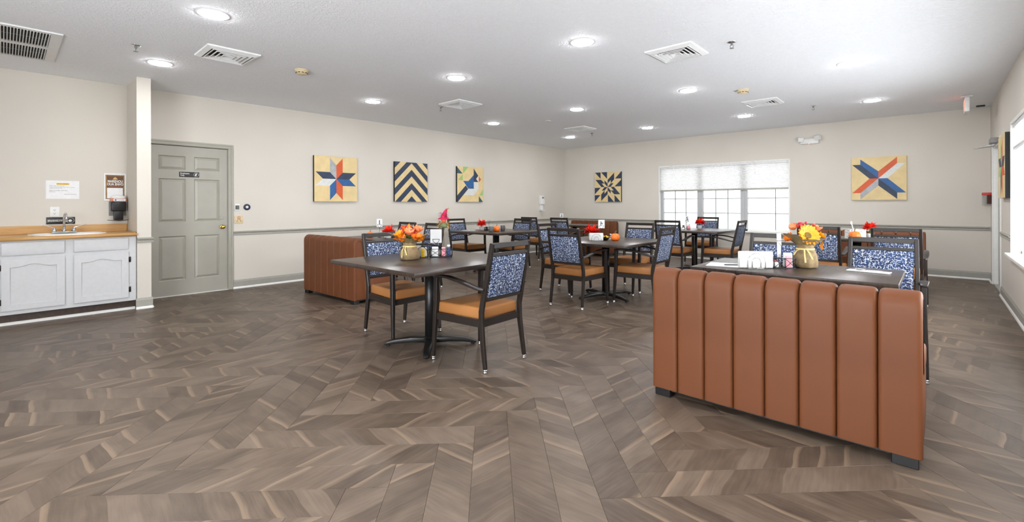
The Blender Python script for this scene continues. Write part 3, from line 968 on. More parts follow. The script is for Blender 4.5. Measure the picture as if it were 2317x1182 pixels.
# ------------------------------------------------------------------ sink corner
CF = -6.985                                  # cabinet face
CY0, CY1 = -0.10, 1.055
cab = thing('sink_cabinet', 'white sink base cabinet with two arched panel doors', 'cabinet', (CF, 0, 0))
mb = MB()
mb.b2(-0.02, 0.0, CY0, CY1, 0.11, 0.865).b2(-0.60, -0.02, CY0, CY0 + 0.018, 0.11, 0.865).b2(-0.60, -0.02, CY1 - 0.018, CY1, 0.11, 0.865).b2(-0.60, -0.02, CY0 + 0.018, CY1 - 0.018, 0.11, 0.128).b2(-0.60, -0.59, CY0 + 0.018, CY1 - 0.018, 0.128, 0.865)
mb.build('cabinet_body', MT['cabinet'], cab, bevel=0.002, segs=1)
MB().b2(-0.60, -0.06, CY0, CY1, 0, 0.11).build('toe_kick', MT['kick'], cab)
def arch(ya, yb, zt, rise):
    pts = []
    for i in range(13):
        s_ = i / 12
        y = ya + (yb - ya) * s_
        w_ = min(1, max(0, (s_ - 0.14) / 0.72))
        pts.append((y, zt + rise * 0.5 * (1 - math.cos(2 * PI * w_))))
    return pts
def cab_door(ya, yb, za, zb, hinge_side):
    dr = MB().b2(0.0, 0.010, ya, yb, za, zb)
    d = dr.build('cabinet_door', MT['cabinet'], cab, bevel=0.002, segs=1)
    st = 0.058
    up = arch(ya + st, yb - st, zb - 0.088, 0.030)
    fr = MB()
    fr.b2(0.010, 0.019, ya, ya + st, za, zb).b2(0.010, 0.019, yb - st, yb, za, zb).b2(0.010, 0.019, ya + st, yb - st, za, za + st)
    for (p, q) in zip(up[:-1], up[1:]):
        fr.prism([(p[0], p[1]), (q[0], q[1]), (q[0], zb), (p[0], zb)], 0.010, 0.019, 'yz')
    fr.build('door_frame', MT['cabinet'], d)
    bead = [(0.0135, ya + st, za + st), (0.0135, yb - st, za + st)] + [(0.0135, p[0], p[1]) for p in up[::-1]]
    MB().tube(bead, 0.006, 6, True).build('bead', MT['cabinet'], d)
    for z in (za + 0.09, zb - 0.09):
        yy = yb + 0.014 if hinge_side > 0 else ya - 0.014
        MB().b2(0.0, 0.006, yy - 0.010, yy + 0.010, z - 0.032, z + 0.032).tube([(0.012, yy - 0.008 * hinge_side, z - 0.028), (0.012, yy - 0.008 * hinge_side, z + 0.028)], 0.006, 8).build('hinge', MT['bronze'], d, bevel=0.002)
cab_door(-0.02, 0.444, 0.155, 0.685, -1)
cab_door(0.517, 0.982, 0.155, 0.685, 1)
for a, b in ((-0.02, 0.444), (0.517, 0.982)):
    MB().b2(0.0, 0.018, a, b, 0.716, 0.848).build('drawer_front', MT['cabinet'], cab, bevel=0.005, segs=2)
struct(MB().prism([(0, 0), (0.022, 0), (0.02, 0.014), (0.010, 0.026), (0, 0.028)], CY0, CY1 - 0.004, 'xz').build('trim_5', MT['white_trim'], None, (CF - 0.06, 0, 0)))
ct = thing('countertop', 'butcher block look laminate countertop with backsplash over the white cabinet', 'countertop', (XL, 0, 0))
cfx = 0.655
# opening for the sink
sy0, sy1, sx0, sx1 = 0.19, 0.79, 0.14, 0.56
mb = MB()
mb.b2(0.0, sx0, CY0, CY1, 0.866, 0.905).b2(sx1, cfx, CY0, CY1, 0.866, 0.905).b2(sx0, sx1, CY0, sy0, 0.866, 0.905).b2(sx0, sx1, sy1, CY1, 0.866, 0.905)
mb.build('worktop', MT['oak'], ct)
MB().tube([(cfx - 0.002, CY0, 0.8855), (cfx - 0.002, CY1, 0.8855)], 0.0195, 12).build('rolled_edge', MT['oak'], ct)
MB().b2(0.0, 0.02, CY0, CY1, 0.905, 0.998).b2(0.02, 0.60, CY1 - 0.018, CY1, 0.905, 0.915).build('backsplash', MT['oak'], ct, bevel=0.003, segs=1)
sk = thing('sink', 'white oval drop-in sink basin in the countertop', 'sink', (XL + 0.35, 0.49, 0.905))
prof = [(1.00, 0.0), (1.0, 0.006), (0.97, 0.011), (0.90, 0.011), (0.86, 0.004), (0.80, -0.06), (0.62, -0.12), (0.12, -0.135), (0.03, -0.135)]
vs, fs = [], []
nn = 36
for r, z in prof:
    for i in range(nn):
        a = 2 * PI * i / nn
        e = 2.6
        cx_, sx_ = math.copysign(abs(math.cos(a)) ** (2 / e), math.cos(a)), math.copysign(abs(math.sin(a)) ** (2 / e), math.sin(a))
        vs.append((r * 0.235 * cx_, r * 0.325 * sx_, z))
for j in range(len(prof) - 1):
    for i in range(nn):
        k = (i + 1) % nn
        fs.append((j * nn + i, j * nn + k, (j + 1) * nn + k, (j + 1) * nn + i))
fs.append(tuple((len(prof) - 1) * nn + i for i in range(nn)))
MB().add(vs, fs, True).build('basin', MT['porcelain'], sk)
MB().lathe([(0.022, -0.134), (0.022, -0.131), (0.014, -0.131)], 14).build('drain', MT['chrome'], sk)
fa = thing('faucet', 'chrome gooseneck faucet with two wing handles behind the sink', 'faucet', (XL + 0.155, 0.47, 0.916))
MB().b2(-0.028, 0.028, -0.105, 0.105, 0, 0.014).build('deck_plate', MT['chrome'], fa, bevel=0.006)
MB().lathe([(0.022, 0.012), (0.018, 0.03), (0.013, 0.05)], 14).tube([(0, 0, 0.04), (0, 0, 0.17)] + [(0.055 - 0.055 * math.cos(a), 0.012 * math.sin(a / 2), 0.17 + 0.055 * math.sin(a)) for a in [PI * i / 8 for i in range(1, 9)]] + [(0.111, 0.014, 0.125)], 0.011, 12).build('spout', MT['chrome'], fa)
for s in (-1, 1):
    h = MB().lathe([(0.023, 0.012), (0.021, 0.03), (0.017, 0.052), (0.006, 0.062)], 14, (0, s * 0.082, 0)).build('handle', MT['chrome'], fa)
    MB().sweep([(0, s * 0.082, 0.055), (0.004, s * 0.120, 0.072), (0.006, s * 0.165, 0.088), (0.006, s * 0.19, 0.094)], [(0.010, 0.010), (0.012, 0.007), (0.026, 0.006), (0.018, 0.005)], (1, 0, 0)).build('wing_lever', MT['chrome'], h, bevel=0.002)

# things on the left wall ----------------------------------------------------------------------
def on_left(name, label, cat, y, z, group=None):
    return thing(name, label, cat, (XL, y, z), 0, group)
nt = on_left('notice_sheet', 'white typed notice with a yellow highlighted heading above the sink', 'notice', 0.47, 1.415)
MB().b2(0.0005, 0.002, -0.142, 0.142, -0.107, 0.107).build('sheet', MT['paper'], nt)
MB().b2(0.002, 0.0024, -0.053, 0.053, 0.058, 0.078).build('highlight', plain('yellow_highlight', srgb(236, 190, 60), 0.7), nt)
def nl(s, y, z, size=0.016, m='grey_ink', al='LEFT'):
    text('typed_line', s, size * 0.82, MT[m], nt, (0.0026, y, z), ROT_LEFT, 0.0001, al, sx=0.92)
nl('ANNOUNCEMENT', 0, 0.068, 0.017, 'ink', 'CENTER')
nl('Please wipe sink, and sink', -0.113, 0.046)
nl('Wash hands before leaving, touch, dishes, and soap', -0.113, 0.030, 0.0135)
nl('appliances by the sink', -0.113, 0.018)
nl('Keep it in use again, please Clean', -0.113, -0.008, 0.015, 'ink')
nl('Thank you', -0.113, -0.024, 0.015, 'ink')
nl('Happy Hours Operations', 0.010, -0.052, 0.014, 'ink')

po = on_left('framed_poster', 'brown hand washing poster with striped border in a white frame', 'poster', 0.942, 1.458)
MB().b2(0.001, 0.008, -0.108, 0.108, -0.172, 0.172).build('frame_board', MT['paper'], po, bevel=0.002, segs=1)
brown = plain('poster_brown', srgb(104, 72, 50), 0.6)
MB().b2(0.008, 0.0088, -0.092, 0.090, -0.150, 0.152).build('printed_border', brown, po)
mb = MB()
for i in range(11):
    for zc in (0.145, -0.143):
        mb.box((0.0092, -0.082 + i * 0.0165, zc), (0.0006, 0.005, 0.014), rot=Euler((R(40), 0, 0)))
for i in range(17):
    for yc in (-0.086, 0.084):
        mb.box((0.0092, yc, -0.13 + i * 0.0162), (0.0006, 0.005, 0.014), rot=Euler((R(40), 0, 0)))
mb.build('border_stripes', MT['straw'], po)
MB().b2(0.0088, 0.0094, -0.078, 0.074, -0.140, -0.010).build('white_panel', MT['paper'], po)
MB().prism([(-0.026 + 0.052 * i / 8, 0.094 + 0.030 * math.sin(PI * i / 8)) for i in range(9)], 0.0090, 0.0098, 'yz').build('cloud_emblem', MT['straw'], po)
text('poster_text', 'MARENOU', 0.042, MT['white_ink'], po, (0.0096, 0.0, 0.070), ROT_LEFT, 0.0002, sx=0.72, bold=0.0012)
text('poster_text', 'OUA ENVO', 0.042, MT['white_ink'], po, (0.0096, 0.0, 0.034), ROT_LEFT, 0.0002, sx=0.72, bold=0.0012)
MB().b2(0.009, 0.0096, -0.06, 0.058, 0.006, 0.009).build('underline', MT['copper'], po)

sd = on_left('soap_dispenser', 'black wall soap dispenser with copper top and drip tray', 'soap dispenser', 0.965, 1.05)
MB().b2(0.010, 0.095, -0.072, 0.072, 0.105, 0.225).build('housing', MT['black_plastic'], sd, bevel=0.016, segs=3)
MB().b2(0.010, 0.085, -0.045, 0.045, 0.0, 0.115).build('spout_column', MT['black_plastic'], sd, bevel=0.006)
MB().b2(0.0105, 0.095, -0.076, 0.076, 0.226, 0.268).build('copper_band', MT['copper'], sd, bevel=0.006)
MB().b2(0.0955, 0.0965, -0.050, 0.064, 0.230, 0.262).build('label_strip', MT['paper'], sd)
MB().b2(0.0966, 0.0971, -0.040, -0.022, 0.238, 0.254).build('blue_mark', MT['blue_l'], sd)
text('label_text', 'TOUCHFREE', 0.016, MT['blue_l'], sd, (0.0968, 0.018, 0.246), ROT_LEFT, 0.0001, sx=0.8)
MB().lathe([(0.074, 0.266), (0.070, 0.285), (0.05, 0.303), (0.01, 0.309)], 20, (0.095, 0, 0)).build('clear_lid', MT['white_plastic'], sd).scale = (0.6, 1, 1)
MB().sweep([(0.12, -0.072, -0.004), (0.06, 0, -0.010), (0.12, 0.072, -0.004)], (0.11, 0.006), (1, 0, 0)).build('drip_tray', MT['black_plastic'], sd)
MB().b2(0.001, 0.010, -0.085, 0.085, 0.05, 0.225).build('back_plate', MT['grey_plastic'], sd, bevel=0.003)

ol = on_left('wall_outlet', 'white double wall outlet above the sink', 'outlet', 0.40, 1.157)
MB().b2(0.0005, 0.006, -0.040, 0.040, -0.058, 0.058).build('cover_plate', MT['white_plastic'], ol, bevel=0.002)
for s in (-1, 1):
    q = MB().b2(0.006, 0.008, -0.017, 0.017, s * 0.020 - 0.014, s * 0.020 + 0.014).build('socket', MT['white_plastic'], ol, bevel=0.002)
    MB().b2(0.008, 0.0086, -0.008, -0.005, s * 0.02 - 0.002, s * 0.02 + 0.008).b2(0.008, 0.0086, 0.005, 0.008, s * 0.02 - 0.002, s * 0.02 + 0.008).b2(0.008, 0.0086, -0.003, 0.003, s * 0.02 - 0.011, s * 0.02 - 0.005).build('slots', MT['black_plastic'], q)
ol2 = on_left('wall_outlet', 'low white wall outlet under the chair rail by the far tables', 'outlet', 6.42, 0.44)
MB().b2(0.0005, 0.006, -0.038, 0.038, -0.058, 0.058).build('cover_plate', MT['white_plastic'], ol2, bevel=0.002)
MB().b2(0.006, 0.008, -0.017, 0.017, -0.034, 0.034).build('socket', MT['white_plastic'], ol2, bevel=0.002)

def black_sign(o, w, h, lines, size, face='LEFT'):
    MB().b2(0.0005, 0.006, -w / 2, w / 2, -h / 2, h / 2).build('sign_plate', MT['black_plastic'], o, bevel=0.004)
    for i, s in enumerate(lines):
        text('sign_text', s, size, MT['white_ink'], o, (0.0064, -w / 2 + 0.012, (len(lines) / 2 - 0.5 - i) * size * 1.02), ROT_LEFT, 0.0002, 'LEFT', sx=0.9, bold=0.0004)
    r = h * 0.40
    pts = [(0.0066, w / 2 - h * 0.52 + r * math.cos(a), r * math.sin(a)) for a in [2 * PI * i / 28 for i in range(28)]]
    MB().tube(pts, 0.0012, 6, True).build('emblem_ring', MT['white_ink'], o)
sg = on_left('sink_sign', 'long black sign with white lettering and ring emblem behind the faucet', 'sign', 0.452, 1.052)
black_sign(sg, 0.245, 0.082, ['EMPLOYEES MUST WASH HANDS', 'BEFORE RETURNING TO WORK'], 0.0125)
MB().lathe([(0.016, 0), (0.014, 0.003), (0.004, 0.005)], 14).build('emblem_bowl', MT['white_ink'], sg, (0.006, 0.080, -0.004), (0, PI / 2, 0))
ds = thing('door_sign', 'black sign reading Employees Only on the grey door', 'sign', (XL - 0.0115, 1.7275, 1.652))
black_sign(ds, 0.232, 0.070, ['Employees', 'Only'], 0.027)
pts = [(0.010, 0.004), (0.006, 0.016), (-0.006, 0.018), (-0.014, 0.008), (-0.006, 0.006), (0.000, -0.004), (-0.008, -0.016), (0.010, -0.018), (0.014, -0.006)]
MB().prism([(0.0796 - a, b) for a, b in pts], 0.0062, 0.0068, 'yz').build('emblem_figure', MT['white_ink'], ds)

kp = on_left('door_keypad', 'small white and black keypad beside the grey door', 'keypad', 2.318, 1.195)
MB().b2(0.0005, 0.014, -0.033, 0.033, -0.050, 0.050).build('keypad_case', MT['white_plastic'], kp, bevel=0.004)
pd = MB().b2(0.014, 0.016, -0.026, 0.024, -0.030, 0.028).build('key_panel', MT['black_plastic'], kp, bevel=0.002)
for a in range(3):
    for b in range(4):
        MB().b2(0.016, 0.0175, -0.016 + a * 0.013, -0.007 + a * 0.013, 0.012 - b * 0.012, 0.020 - b * 0.012).build('key', MT['grey_plastic'], pd)
rb = on_left('round_badge', 'round navy badge with white centre beside the keypad', 'badge', 2.448, 1.198)
MB().lathe([(0.047, 0.001), (0.047, 0.008), (0.040, 0.012), (0.02, 0.012)], 28).build('disc', MT['navy_p'], rb, (0, 0, 0), (0, PI / 2, 0))
MB().lathe([(0.019, 0.012), (0.018, 0.015), (0.004, 0.016)], 20).build('centre_button', MT['white_plastic'], rb, (0, 0, 0), (0, PI / 2, 0))
sp = on_left('switch_plate', 'beige switch plate with reddish print below the keypad', 'switch plate', 2.338, 1.015)
MB().b2(0.0005, 0.007, -0.057, 0.057, -0.057, 0.057).build('plate', MT['beige_plastic'], sp, bevel=0.003)
mb = MB()
for p, q in (((-0.03, -0.035), (0.0, 0.03)), ((0.0, 0.03), (0.03, -0.035)), ((-0.02, 0.01), (0.024, 0.012)), ((-0.012, 0.045), (0.014, 0.045)), ((-0.02, 0.02), (-0.008, 0.045)), ((0.012, 0.045), (0.022, 0.02))):
    mb.tube([(0.0074, p[0], p[1]), (0.0074, q[0], q[1])], 0.0028, 6)
mb.build('printed_figure', plain('faded_red_print', srgb(178, 112, 84), 0.6), sp)

hs = on_left('hand_sanitizer', 'white wall hand sanitizer dispenser with tray near the back corner', 'sanitizer dispenser', 9.42, 1.06)
MB().b2(0.001, 0.10, -0.065, 0.065, 0.16, 0.29).build('dispenser_body', MT['white_plastic'], hs, bevel=0.01, segs=3)
MB().b2(0.001, 0.085, -0.06, 0.06, 0.285, 0.39).build('refill_cover', MT['white_metal'], hs, bevel=0.01, segs=3)
MB().b2(0.001, 0.06, -0.045, 0.045, 0.02, 0.165).build('spout_column', MT['white_plastic'], hs, bevel=0.008)
MB().b2(0.001, 0.12, -0.055, 0.055, 0.0, 0.016).build('drip_tray', MT['white_plastic'], hs, bevel=0.004)
MB().b2(0.0855, 0.0865, -0.035, 0.04, 0.315, 0.36).build('view_slot', MT['grey_plastic'], hs)

# emergency light on the back wall ------------------------------------------------------------
em = thing('emergency_light', 'white twin head emergency light above and beside the window', 'emergency light', (-1.79, YB, 2.43))
MB().b2(-0.15, 0.15, -0.06, -0.001, -0.055, 0.045).build('battery_case', MT['white_plastic'], em, bevel=0.008, segs=2)
for s in (-1, 1):
    hd = MB().box((s * 0.14, -0.085, 0.045 * (1 if s > 0 else 0.75)), (0.095, 0.075, 0.085), rot=Euler((R(14), R(-6 * s), R(s * -22)))).build('lamp_head', MT['white_plastic'], em, bevel=0.010, segs=2)
    MB().box((s * 0.14 - 0.014 * (1 if s < 0 else -1) * 0.0 + s * 0.0, -0.126, 0.045 * (1 if s > 0 else 0.75) - 0.010), (0.070, 0.004, 0.060), rot=Euler((R(14), R(-6 * s), R(s * -22)))).build('lamp_lens', MT['white_metal'], hd)
MB().ball((-0.01, -0.055, -0.055), 0.006).build('indicator', MT['led_red'], em)

pl = thing('fire_alarm_pull', 'red and clear covered fire alarm pull by the exit door', 'fire alarm pull', (XR, 10.24, 1.18))
MB().b2(-0.055, -0.001, -0.05, 0.05, 0.03, 0.19).build('pull_box', MT['red'], pl, bevel=0.004)
MB().b2(-0.11, -0.001, -0.065, 0.065, 0.165, 0.205).build('cover_top', MT['red'], pl, bevel=0.004)
mb = MB()
mb.b2(-0.11, -0.107, -0.065, 0.065, 0.0, 0.165).b2(-0.107, -0.001, -0.065, -0.062, 0.0, 0.165).b2(-0.107, -0.001, 0.062, 0.065, 0.0, 0.165)
mb.build('clear_cover', MT['clear'], pl)

# paintings -----------------------------------------------------------------------------------
PC = {'cream': plain('quilt_cream', srgb(222, 198, 146), 0.6, var=0.06, scale=9), 'orange': plain('quilt_orange', srgb(208, 88, 40), 0.55, scale=14),
      'navy': plain('quilt_navy', srgb(42, 56, 80), 0.55, var=0.2, scale=14), 'blue': plain('quilt_blue', srgb(38, 90, 146), 0.55, var=0.12, scale=14),
      'white': plain('quilt_white', srgb(214, 216, 212), 0.55), 'grey': plain('quilt_grey', srgb(166, 168, 170), 0.55, var=0.15, scale=14),
      'green': plain('quilt_green', srgb(158, 190, 116), 0.55), 'teal': plain('quilt_teal', srgb(42, 86, 96), 0.55), 'edge': plain('canvas_edge_black', srgb(22, 22, 24), 0.6)}
MT['edge'] = PC['edge']
PK = list(PC)
def painting(label, polys, S, place, edge='edge'):
    """polys: (colour, [(u, v)]) in a unit square, v measured down; place = (loc, rot) with local x right, z up, -y towards the room"""
    p = thing('quilt_painting', label, 'painting', place[0], place[1], 'square quilt pattern paintings')
    MB().b2(-S / 2, S / 2, -0.045, -0.001, 0, S).build('canvas', PC[edge], p)
    mb = MB()
    def put(poly, c, y):
        poly = clip_poly([(u, v) for u, v in poly], 0, 1, 0, 1)
        if len(poly) >= 3:
            mb.add([(S * (u - 0.5), y, S * (1 - v)) for u, v in poly], [tuple(range(len(poly)))], False, PK.index(c))
    put([(0, 0), (1, 0), (1, 1), (0, 1)], 'cream', -0.0452)
    for i, (c, poly) in enumerate(polys):
        put(poly, c, -0.0453 - 0.00005 * i)
    mb.build('painted_face', [PC[k] for k in PK], p, flip=False)
    return p
def star(cols, T, V, C=(0.5, 0.5), s=1.0):
    """eight diamonds, clockwise from the up-left one: T = tip inset across, V = valley depth"""
    out = []
    a, v = T, V
    base = [[(0.5, 0.5), (a, a), (a, 0.03), (0.5, v)], [(0.5, 0.5), (0.5, v), (1 - a, 0.03), (1 - a, a)],
            [(0.5, 0.5), (1 - a, a), (0.97, a), (1 - v, 0.5)], [(0.5, 0.5), (1 - v, 0.5), (0.97, 1 - a), (1 - a, 1 - a)],
            [(0.5, 0.5), (1 - a, 1 - a), (1 - a, 0.97), (0.5, 1 - v)], [(0.5, 0.5), (0.5, 1 - v), (a, 0.97), (a, 1 - a)],
            [(0.5, 0.5), (a, 1 - a), (0.03, 1 - a), (v, 0.5)], [(0.5, 0.5), (v, 0.5), (0.03, a), (a, a)]]
    for c, poly in zip(cols, base):
        out.append((c, [(0.5 + (x - 0.5) * s, 0.5 + (y - 0.5) * s) for x, y in poly]))
    return out
PZ, PS = 1.285, 0.765
LROT, BROT, RROT = PI / 2, 0.0, -PI / 2
# on the left wall local -y must point to +X
painting('quilt painting of an eight point star in orange, navy, grey and white', star(['grey', 'orange', 'navy', 'blue', 'orange', 'blue', 'white', 'navy'], 0.35, 0.19), PS, ((XL, 3.83, PZ), LROT))
chev = []
for t0, t1 in ((-0.48, -0.32), (-0.145, 0.02), (0.185, 0.355), (0.525, 0.69), (0.86, 1.2)):
    chev.append(('navy', [(0, t0 + 0.48), (0.5, t0), (0.5, t1), (0, t1 + 0.48)]))
    chev.append(('navy', [(0.5, t0), (1, t0 + 0.48), (1, t1 + 0.48), (0.5, t1)]))
painting('quilt painting of navy upward chevron stripes on cream', chev, PS, ((XL, 5.37, PZ), LROT))
painting('quilt painting of a blue and white bird with orange beak', [
    ('teal', [(0, .02), (.2, .2), (0, .2)]), ('green', [(.22, 0), (.42, 0), (.22, .2)]), ('green', [(.03, .385), (.21, .21), (.21, .385)]),
    ('navy', [(.63, .03), (.81, .24), (.72, .33)]), ('navy', [(.63, .03), (.72, .33), (.63, .42)]), ('navy', [(.72, .33), (.81, .42), (.63, .42)]),
    ('white', [(.82, .25), (.82, .42), (.73, .33)]), ('orange', [(.83, .25), (.92, .34), (.83, .43)]),
    ('blue', [(.63, .22), (.63, .62), (.42, .62), (.42, .405)]), ('blue', [(.22, .405), (.42, .405), (.42, .62)]),
    ('white', [(.63, .43), (.82, .43), (.82, .62), (.63, .81)]), ('white', [(.42, .63), (.63, .63), (.63, .81), (.25, .81)]),
    ('navy', [(.32, .53), (.41, .63), (.02, 1.0), (0, 1.0), (0, .82)]), ('green', [(.86, .81), (1, .62), (1, .81)]), ('teal', [(.83, .83), (1, 1), (.83, 1)])], PS, ((XL, 6.92, PZ), LROT))
A_, B_ = 'navy', 'cream'
polys = [('navy', q) for q in ([(.25, 0), (.48, 0), (.48, .23)], [(1, .28), (1, .49), (.76, .49)], [(.51, .76), (.51, 1), (.74, 1)], [(0, .52), (.23, .52), (0, .74)],
                               [(.01, 0), (.23, 0), (.23, .22)], [(1, .01), (1, .23), (.78, .23)], [(.76, .77), (.76, 1), (.98, 1)], [(0, .77), (.22, .77), (0, .99)])]
polys += star(['cream', 'navy'] * 4, 0.25, 0.26) + [(c + '', p) for c, p in star(['navy', 'cream'] * 4, 0.25, 0.26, s=0.48)]
pp = painting('quilt painting of a navy and cream pinwheel star on the window wall', polys, PS, ((-6.22, YB, PZ), BROT))
xs = 0.165
def arms():
    h = 0.335
    L = []
    L += [('blue', [(.5, .5), (.5, h), (xs, .04), (xs, xs)]), ('navy', [(.5, .5), (xs, xs), (.01, xs), (h, .5)])]
    L += [('orange', [(.5, .5), (1 - xs, xs), (1 - xs, .02), (.5, h)]), ('white', [(.5, .5), (1 - h, .5), (.98, xs), (1 - xs, xs)])]
    L += [('blue', [(.5, .5), (1 - xs, 1 - xs), (.99, 1 - xs), (1 - h, .5)]), ('navy', [(.5, .5), (.5, 1 - h), (1 - xs, .98), (1 - xs, 1 - xs)])]
    L += [('orange', [(.5, .5), (h, .5), (.01, 1 - xs), (xs, 1 - xs)]), ('grey', [(.5, .5), (xs, 1 - xs), (xs, .99), (.5, 1 - h)])]
    return L
painting('quilt painting of a crossed orange, blue and white X on the window wall', arms(), PS, ((-0.75, YB, PZ), BROT), 'cream')
painting('quilt painting with long orange diamonds, seen edge on beside the exit door', star(['green', 'orange', 'navy', 'orange', 'orange', 'teal', 'green', 'navy'], 0.35, 0.19), PS, ((XR, 8.22, PZ), RROT))

# ------------------------------------------------------------------ booths
def booth(label, cx, cy, rz, group='caramel channel back booths'):
    """local: x across (1.31 m), back outer face at y = 0, sitting side towards +y"""
    t = thing('booth_bench', label, 'booth', (cx, cy, 0), rz, group)
    BW, n = 1.312, 8
    HT = 0.832
    def path():
        # (y, z, normal_y, normal_z) from the bottom of the outside face over the top to the seat
        P_ = []
        for i in range(9):
            z = 0.052 + (0.735 - 0.052) * i / 8
            P_.append((0.0, z, -1.0, 0.0))
        cy_, cz_, rr = 0.075, 0.735, 0.075
        for i in range(1, 8):
            a = PI - PI * 0.92 * i / 8
            P_.append((cy_ + rr * math.cos(a), cz_ + (HT - 0.020 - 0.735) * math.sin(a), math.cos(a), math.sin(a)))
        yt, zt = P_[-1][0], P_[-1][1]
        for i in range(1, 7):
            f = i / 6
            P_.append((yt + (0.205 - yt) * f, zt + (0.40 - zt) * f, 0.95, 0.28))
        return P_
    pts = path()
    nu = 18
    cw = BW / n
    meshes = {}
    for k in range(n):
        kind = 'first' if k == 0 else ('last' if k == n - 1 else 'mid')
        if kind not in meshes:
            vs, fs = [], []
            for j, (y, z, ny, nz) in enumerate(pts):
                top = max(0.0, 1 - abs(j - 12) / 4.0)
                for i in range(nu + 1):
                    u = math.sin(PI / 2 * (-1 + 2 * i / nu))
                    e = 16.0 - 9.0 * top
                    b = (1 - abs(u) ** e) ** 0.5
                    amp = 0.030 + 0.006 * top
                    if (kind == 'first' and u < 0) or (kind == 'last' and u > 0):
                        b = (1 - abs(u) ** 14) ** 0.5
                    # gathers close to the seams at the top
                    if top > 0 and abs(u) > 0.5 and abs(u) < 0.99:
                        b -= top * 0.10 * (0.5 + 0.5 * math.cos(j * 3.1)) * (abs(u) - 0.5)
                    off = amp * b - 0.031
                    x = u * cw / 2 * 0.998
                    vs.append((x, y + ny * off, z + nz * off))
            m = nu + 1
            for j in range(len(pts) - 1):
                for i in range(nu):
                    fs.append((j * m + i, j * m + i + 1, (j + 1) * m + i + 1, (j + 1) * m + i))
            meshes[kind] = MB().add(vs, fs, True).mesh('channel', MT['booth'], flip=False)
            bm = bmesh.new(); bm.from_mesh(meshes[kind])
            bmesh.ops.recalc_face_normals(bm, faces=bm.faces)
            bm.to_mesh(meshes[kind]); bm.free()
        link('channel', meshes[kind], t, (-BW / 2 + cw * (k + 0.5), 0, 0))
    prof = [(0.034, 0.052)] + [(y - ny * 0.034, z - nz * 0.034) for y, z, ny, nz in pts[1:]] + [(0.188, 0.052)]
    MB().prism(prof, -BW / 2 + 0.012, BW / 2 - 0.012, 'yz').build('back_core', MT['booth'], t)
    for s in (-1, 1):
        pr = [(y - ny * 0.012, z - nz * 0.012) for y, z, ny, nz in pts] + [(0.195, 0.056)]
        a = s * (BW / 2 - 0.014)
        MB().prism(pr, a, a + s * 0.007, 'yz').build('end_panel', MT['booth'], t, bevel=0.004)
    MB().b2(-BW / 2 + 0.004, BW / 2 - 0.004, 0.15, 0.615, 0.052, 0.335).build('seat_base', MT['booth'], t, bevel=0.008)
    MB().b2(-BW / 2 + 0.002, BW / 2 - 0.002, 0.165, 0.64, 0.336, 0.462).build('seat_cushion', MT['booth'], t, bevel=0.03, segs=3)
    MB().b2(-BW / 2 + 0.03, BW / 2 - 0.03, 0.03, 0.58, 0.035, 0.052).build('underside', MT['black_plastic'], t)
    fm = MB().b2(-0.05, 0.05, -0.035, 0.035, 0, 0.052).mesh('foot', MT['black_plastic'], 0.003, 1)
    for sx in (-1, 1):
        for y in (0.047, 0.55):
            link('foot', fm, t, (sx * (BW / 2 - 0.065), y, 0))
    return t
booth('caramel vinyl booth bench nearest us, its channelled back in front of the sunflower table', -0.70, 2.815, R(-0.6))
b2_ = booth('caramel vinyl booth bench with its back to us near the grey door', -5.885, 2.85, R(2.0))
booth('caramel vinyl booth bench facing us behind the treat box table', -0.76, 8.92, PI)
booth('caramel vinyl booth bench facing us below the pinwheel painting', -6.32, 10.03, PI)

# ------------------------------------------------------------------ tables
TZ = 0.75
def table_mesh():
    pass
def make_table(label, cx, cy, wx, wy, base_rot, cat_group='dark espresso dining tables', two=False, arm=0.43):
    t = thing('dining_table', label, 'table', (cx, cy, 0), 0, cat_group)
    MB().b2(-wx / 2, wx / 2, -wy / 2, wy / 2, TZ - 0.034, TZ).build('tabletop', MT['table'], t, bevel=0.003, segs=2)
    MB().lathe([(0.16, TZ - 0.046), (0.16, TZ - 0.034)], 4, smooth=False).build('mount_plate', MT['black_metal'], t, rot=(0, 0, PI / 4))
    MB().lathe([(0.050, 0.055), (0.050, TZ - 0.046)], 20).build('column', MT['black_metal'], t)
    MB().lathe([(0.075, 0.03), (0.075, 0.055), (0.058, 0.075), (0.050, 0.08)], 20).build('hub', MT['black_metal'], t)
    L = arm if not two else 0.34
    am = MB().sweep([(0.03, 0, 0.048), (0.16, 0, 0.052), (L * 0.75, 0, 0.040), (L - 0.03, 0, 0.026), (L, 0, 0.016)], [(0.085, 0.046), (0.072, 0.042), (0.060, 0.034), (0.052, 0.026), (0.040, 0.014)], (0, 1, 0)).mesh('base_arm', MT['black_metal'], 0.008, 2)
    gm = MB().lathe([(0.016, 0), (0.016, 0.010)], 10).mesh('glide', MT['black_plastic'])
    for i in range(4):
        a = link('base_arm', am, t, (0, 0, 0), (0, 0, base_rot + i * PI / 2))
        link('glide', gm, a, (L - 0.035, 0, 0))
    return t
make_table('square dark dining table holding the orange burlap bouquet', -3.27, 2.52, 1.22, 1.22, R(47), arm=0.40)
make_table('square dark dining table set with two grey mugs and a pumpkin', -5.88, 6.02, 1.22, 1.22, R(40))
make_table('square dark dining table with pumpkin, napkins and bowl', -3.22, 5.36, 1.22, 1.22, R(-20))
make_table('square dark dining table in front of the window', -3.30, 8.62, 1.22, 1.22, R(45))
make_table('rectangular dark dining table with the sunflower bouquet behind the nearest booth', -0.77, 3.90, 1.22, 0.77, R(45), two=True)
make_table('rectangular dark dining table with the patterned treat box', -0.80, 7.90, 1.22, 0.77, R(45), two=True)
make_table('rectangular dark dining table behind the booth near the grey door', -5.95, 3.76, 1.22, 0.77, 0, two=True)
make_table('rectangular dark dining table before the booth in the back corner', -6.25, 9.02, 1.22, 0.77, R(45), two=True)

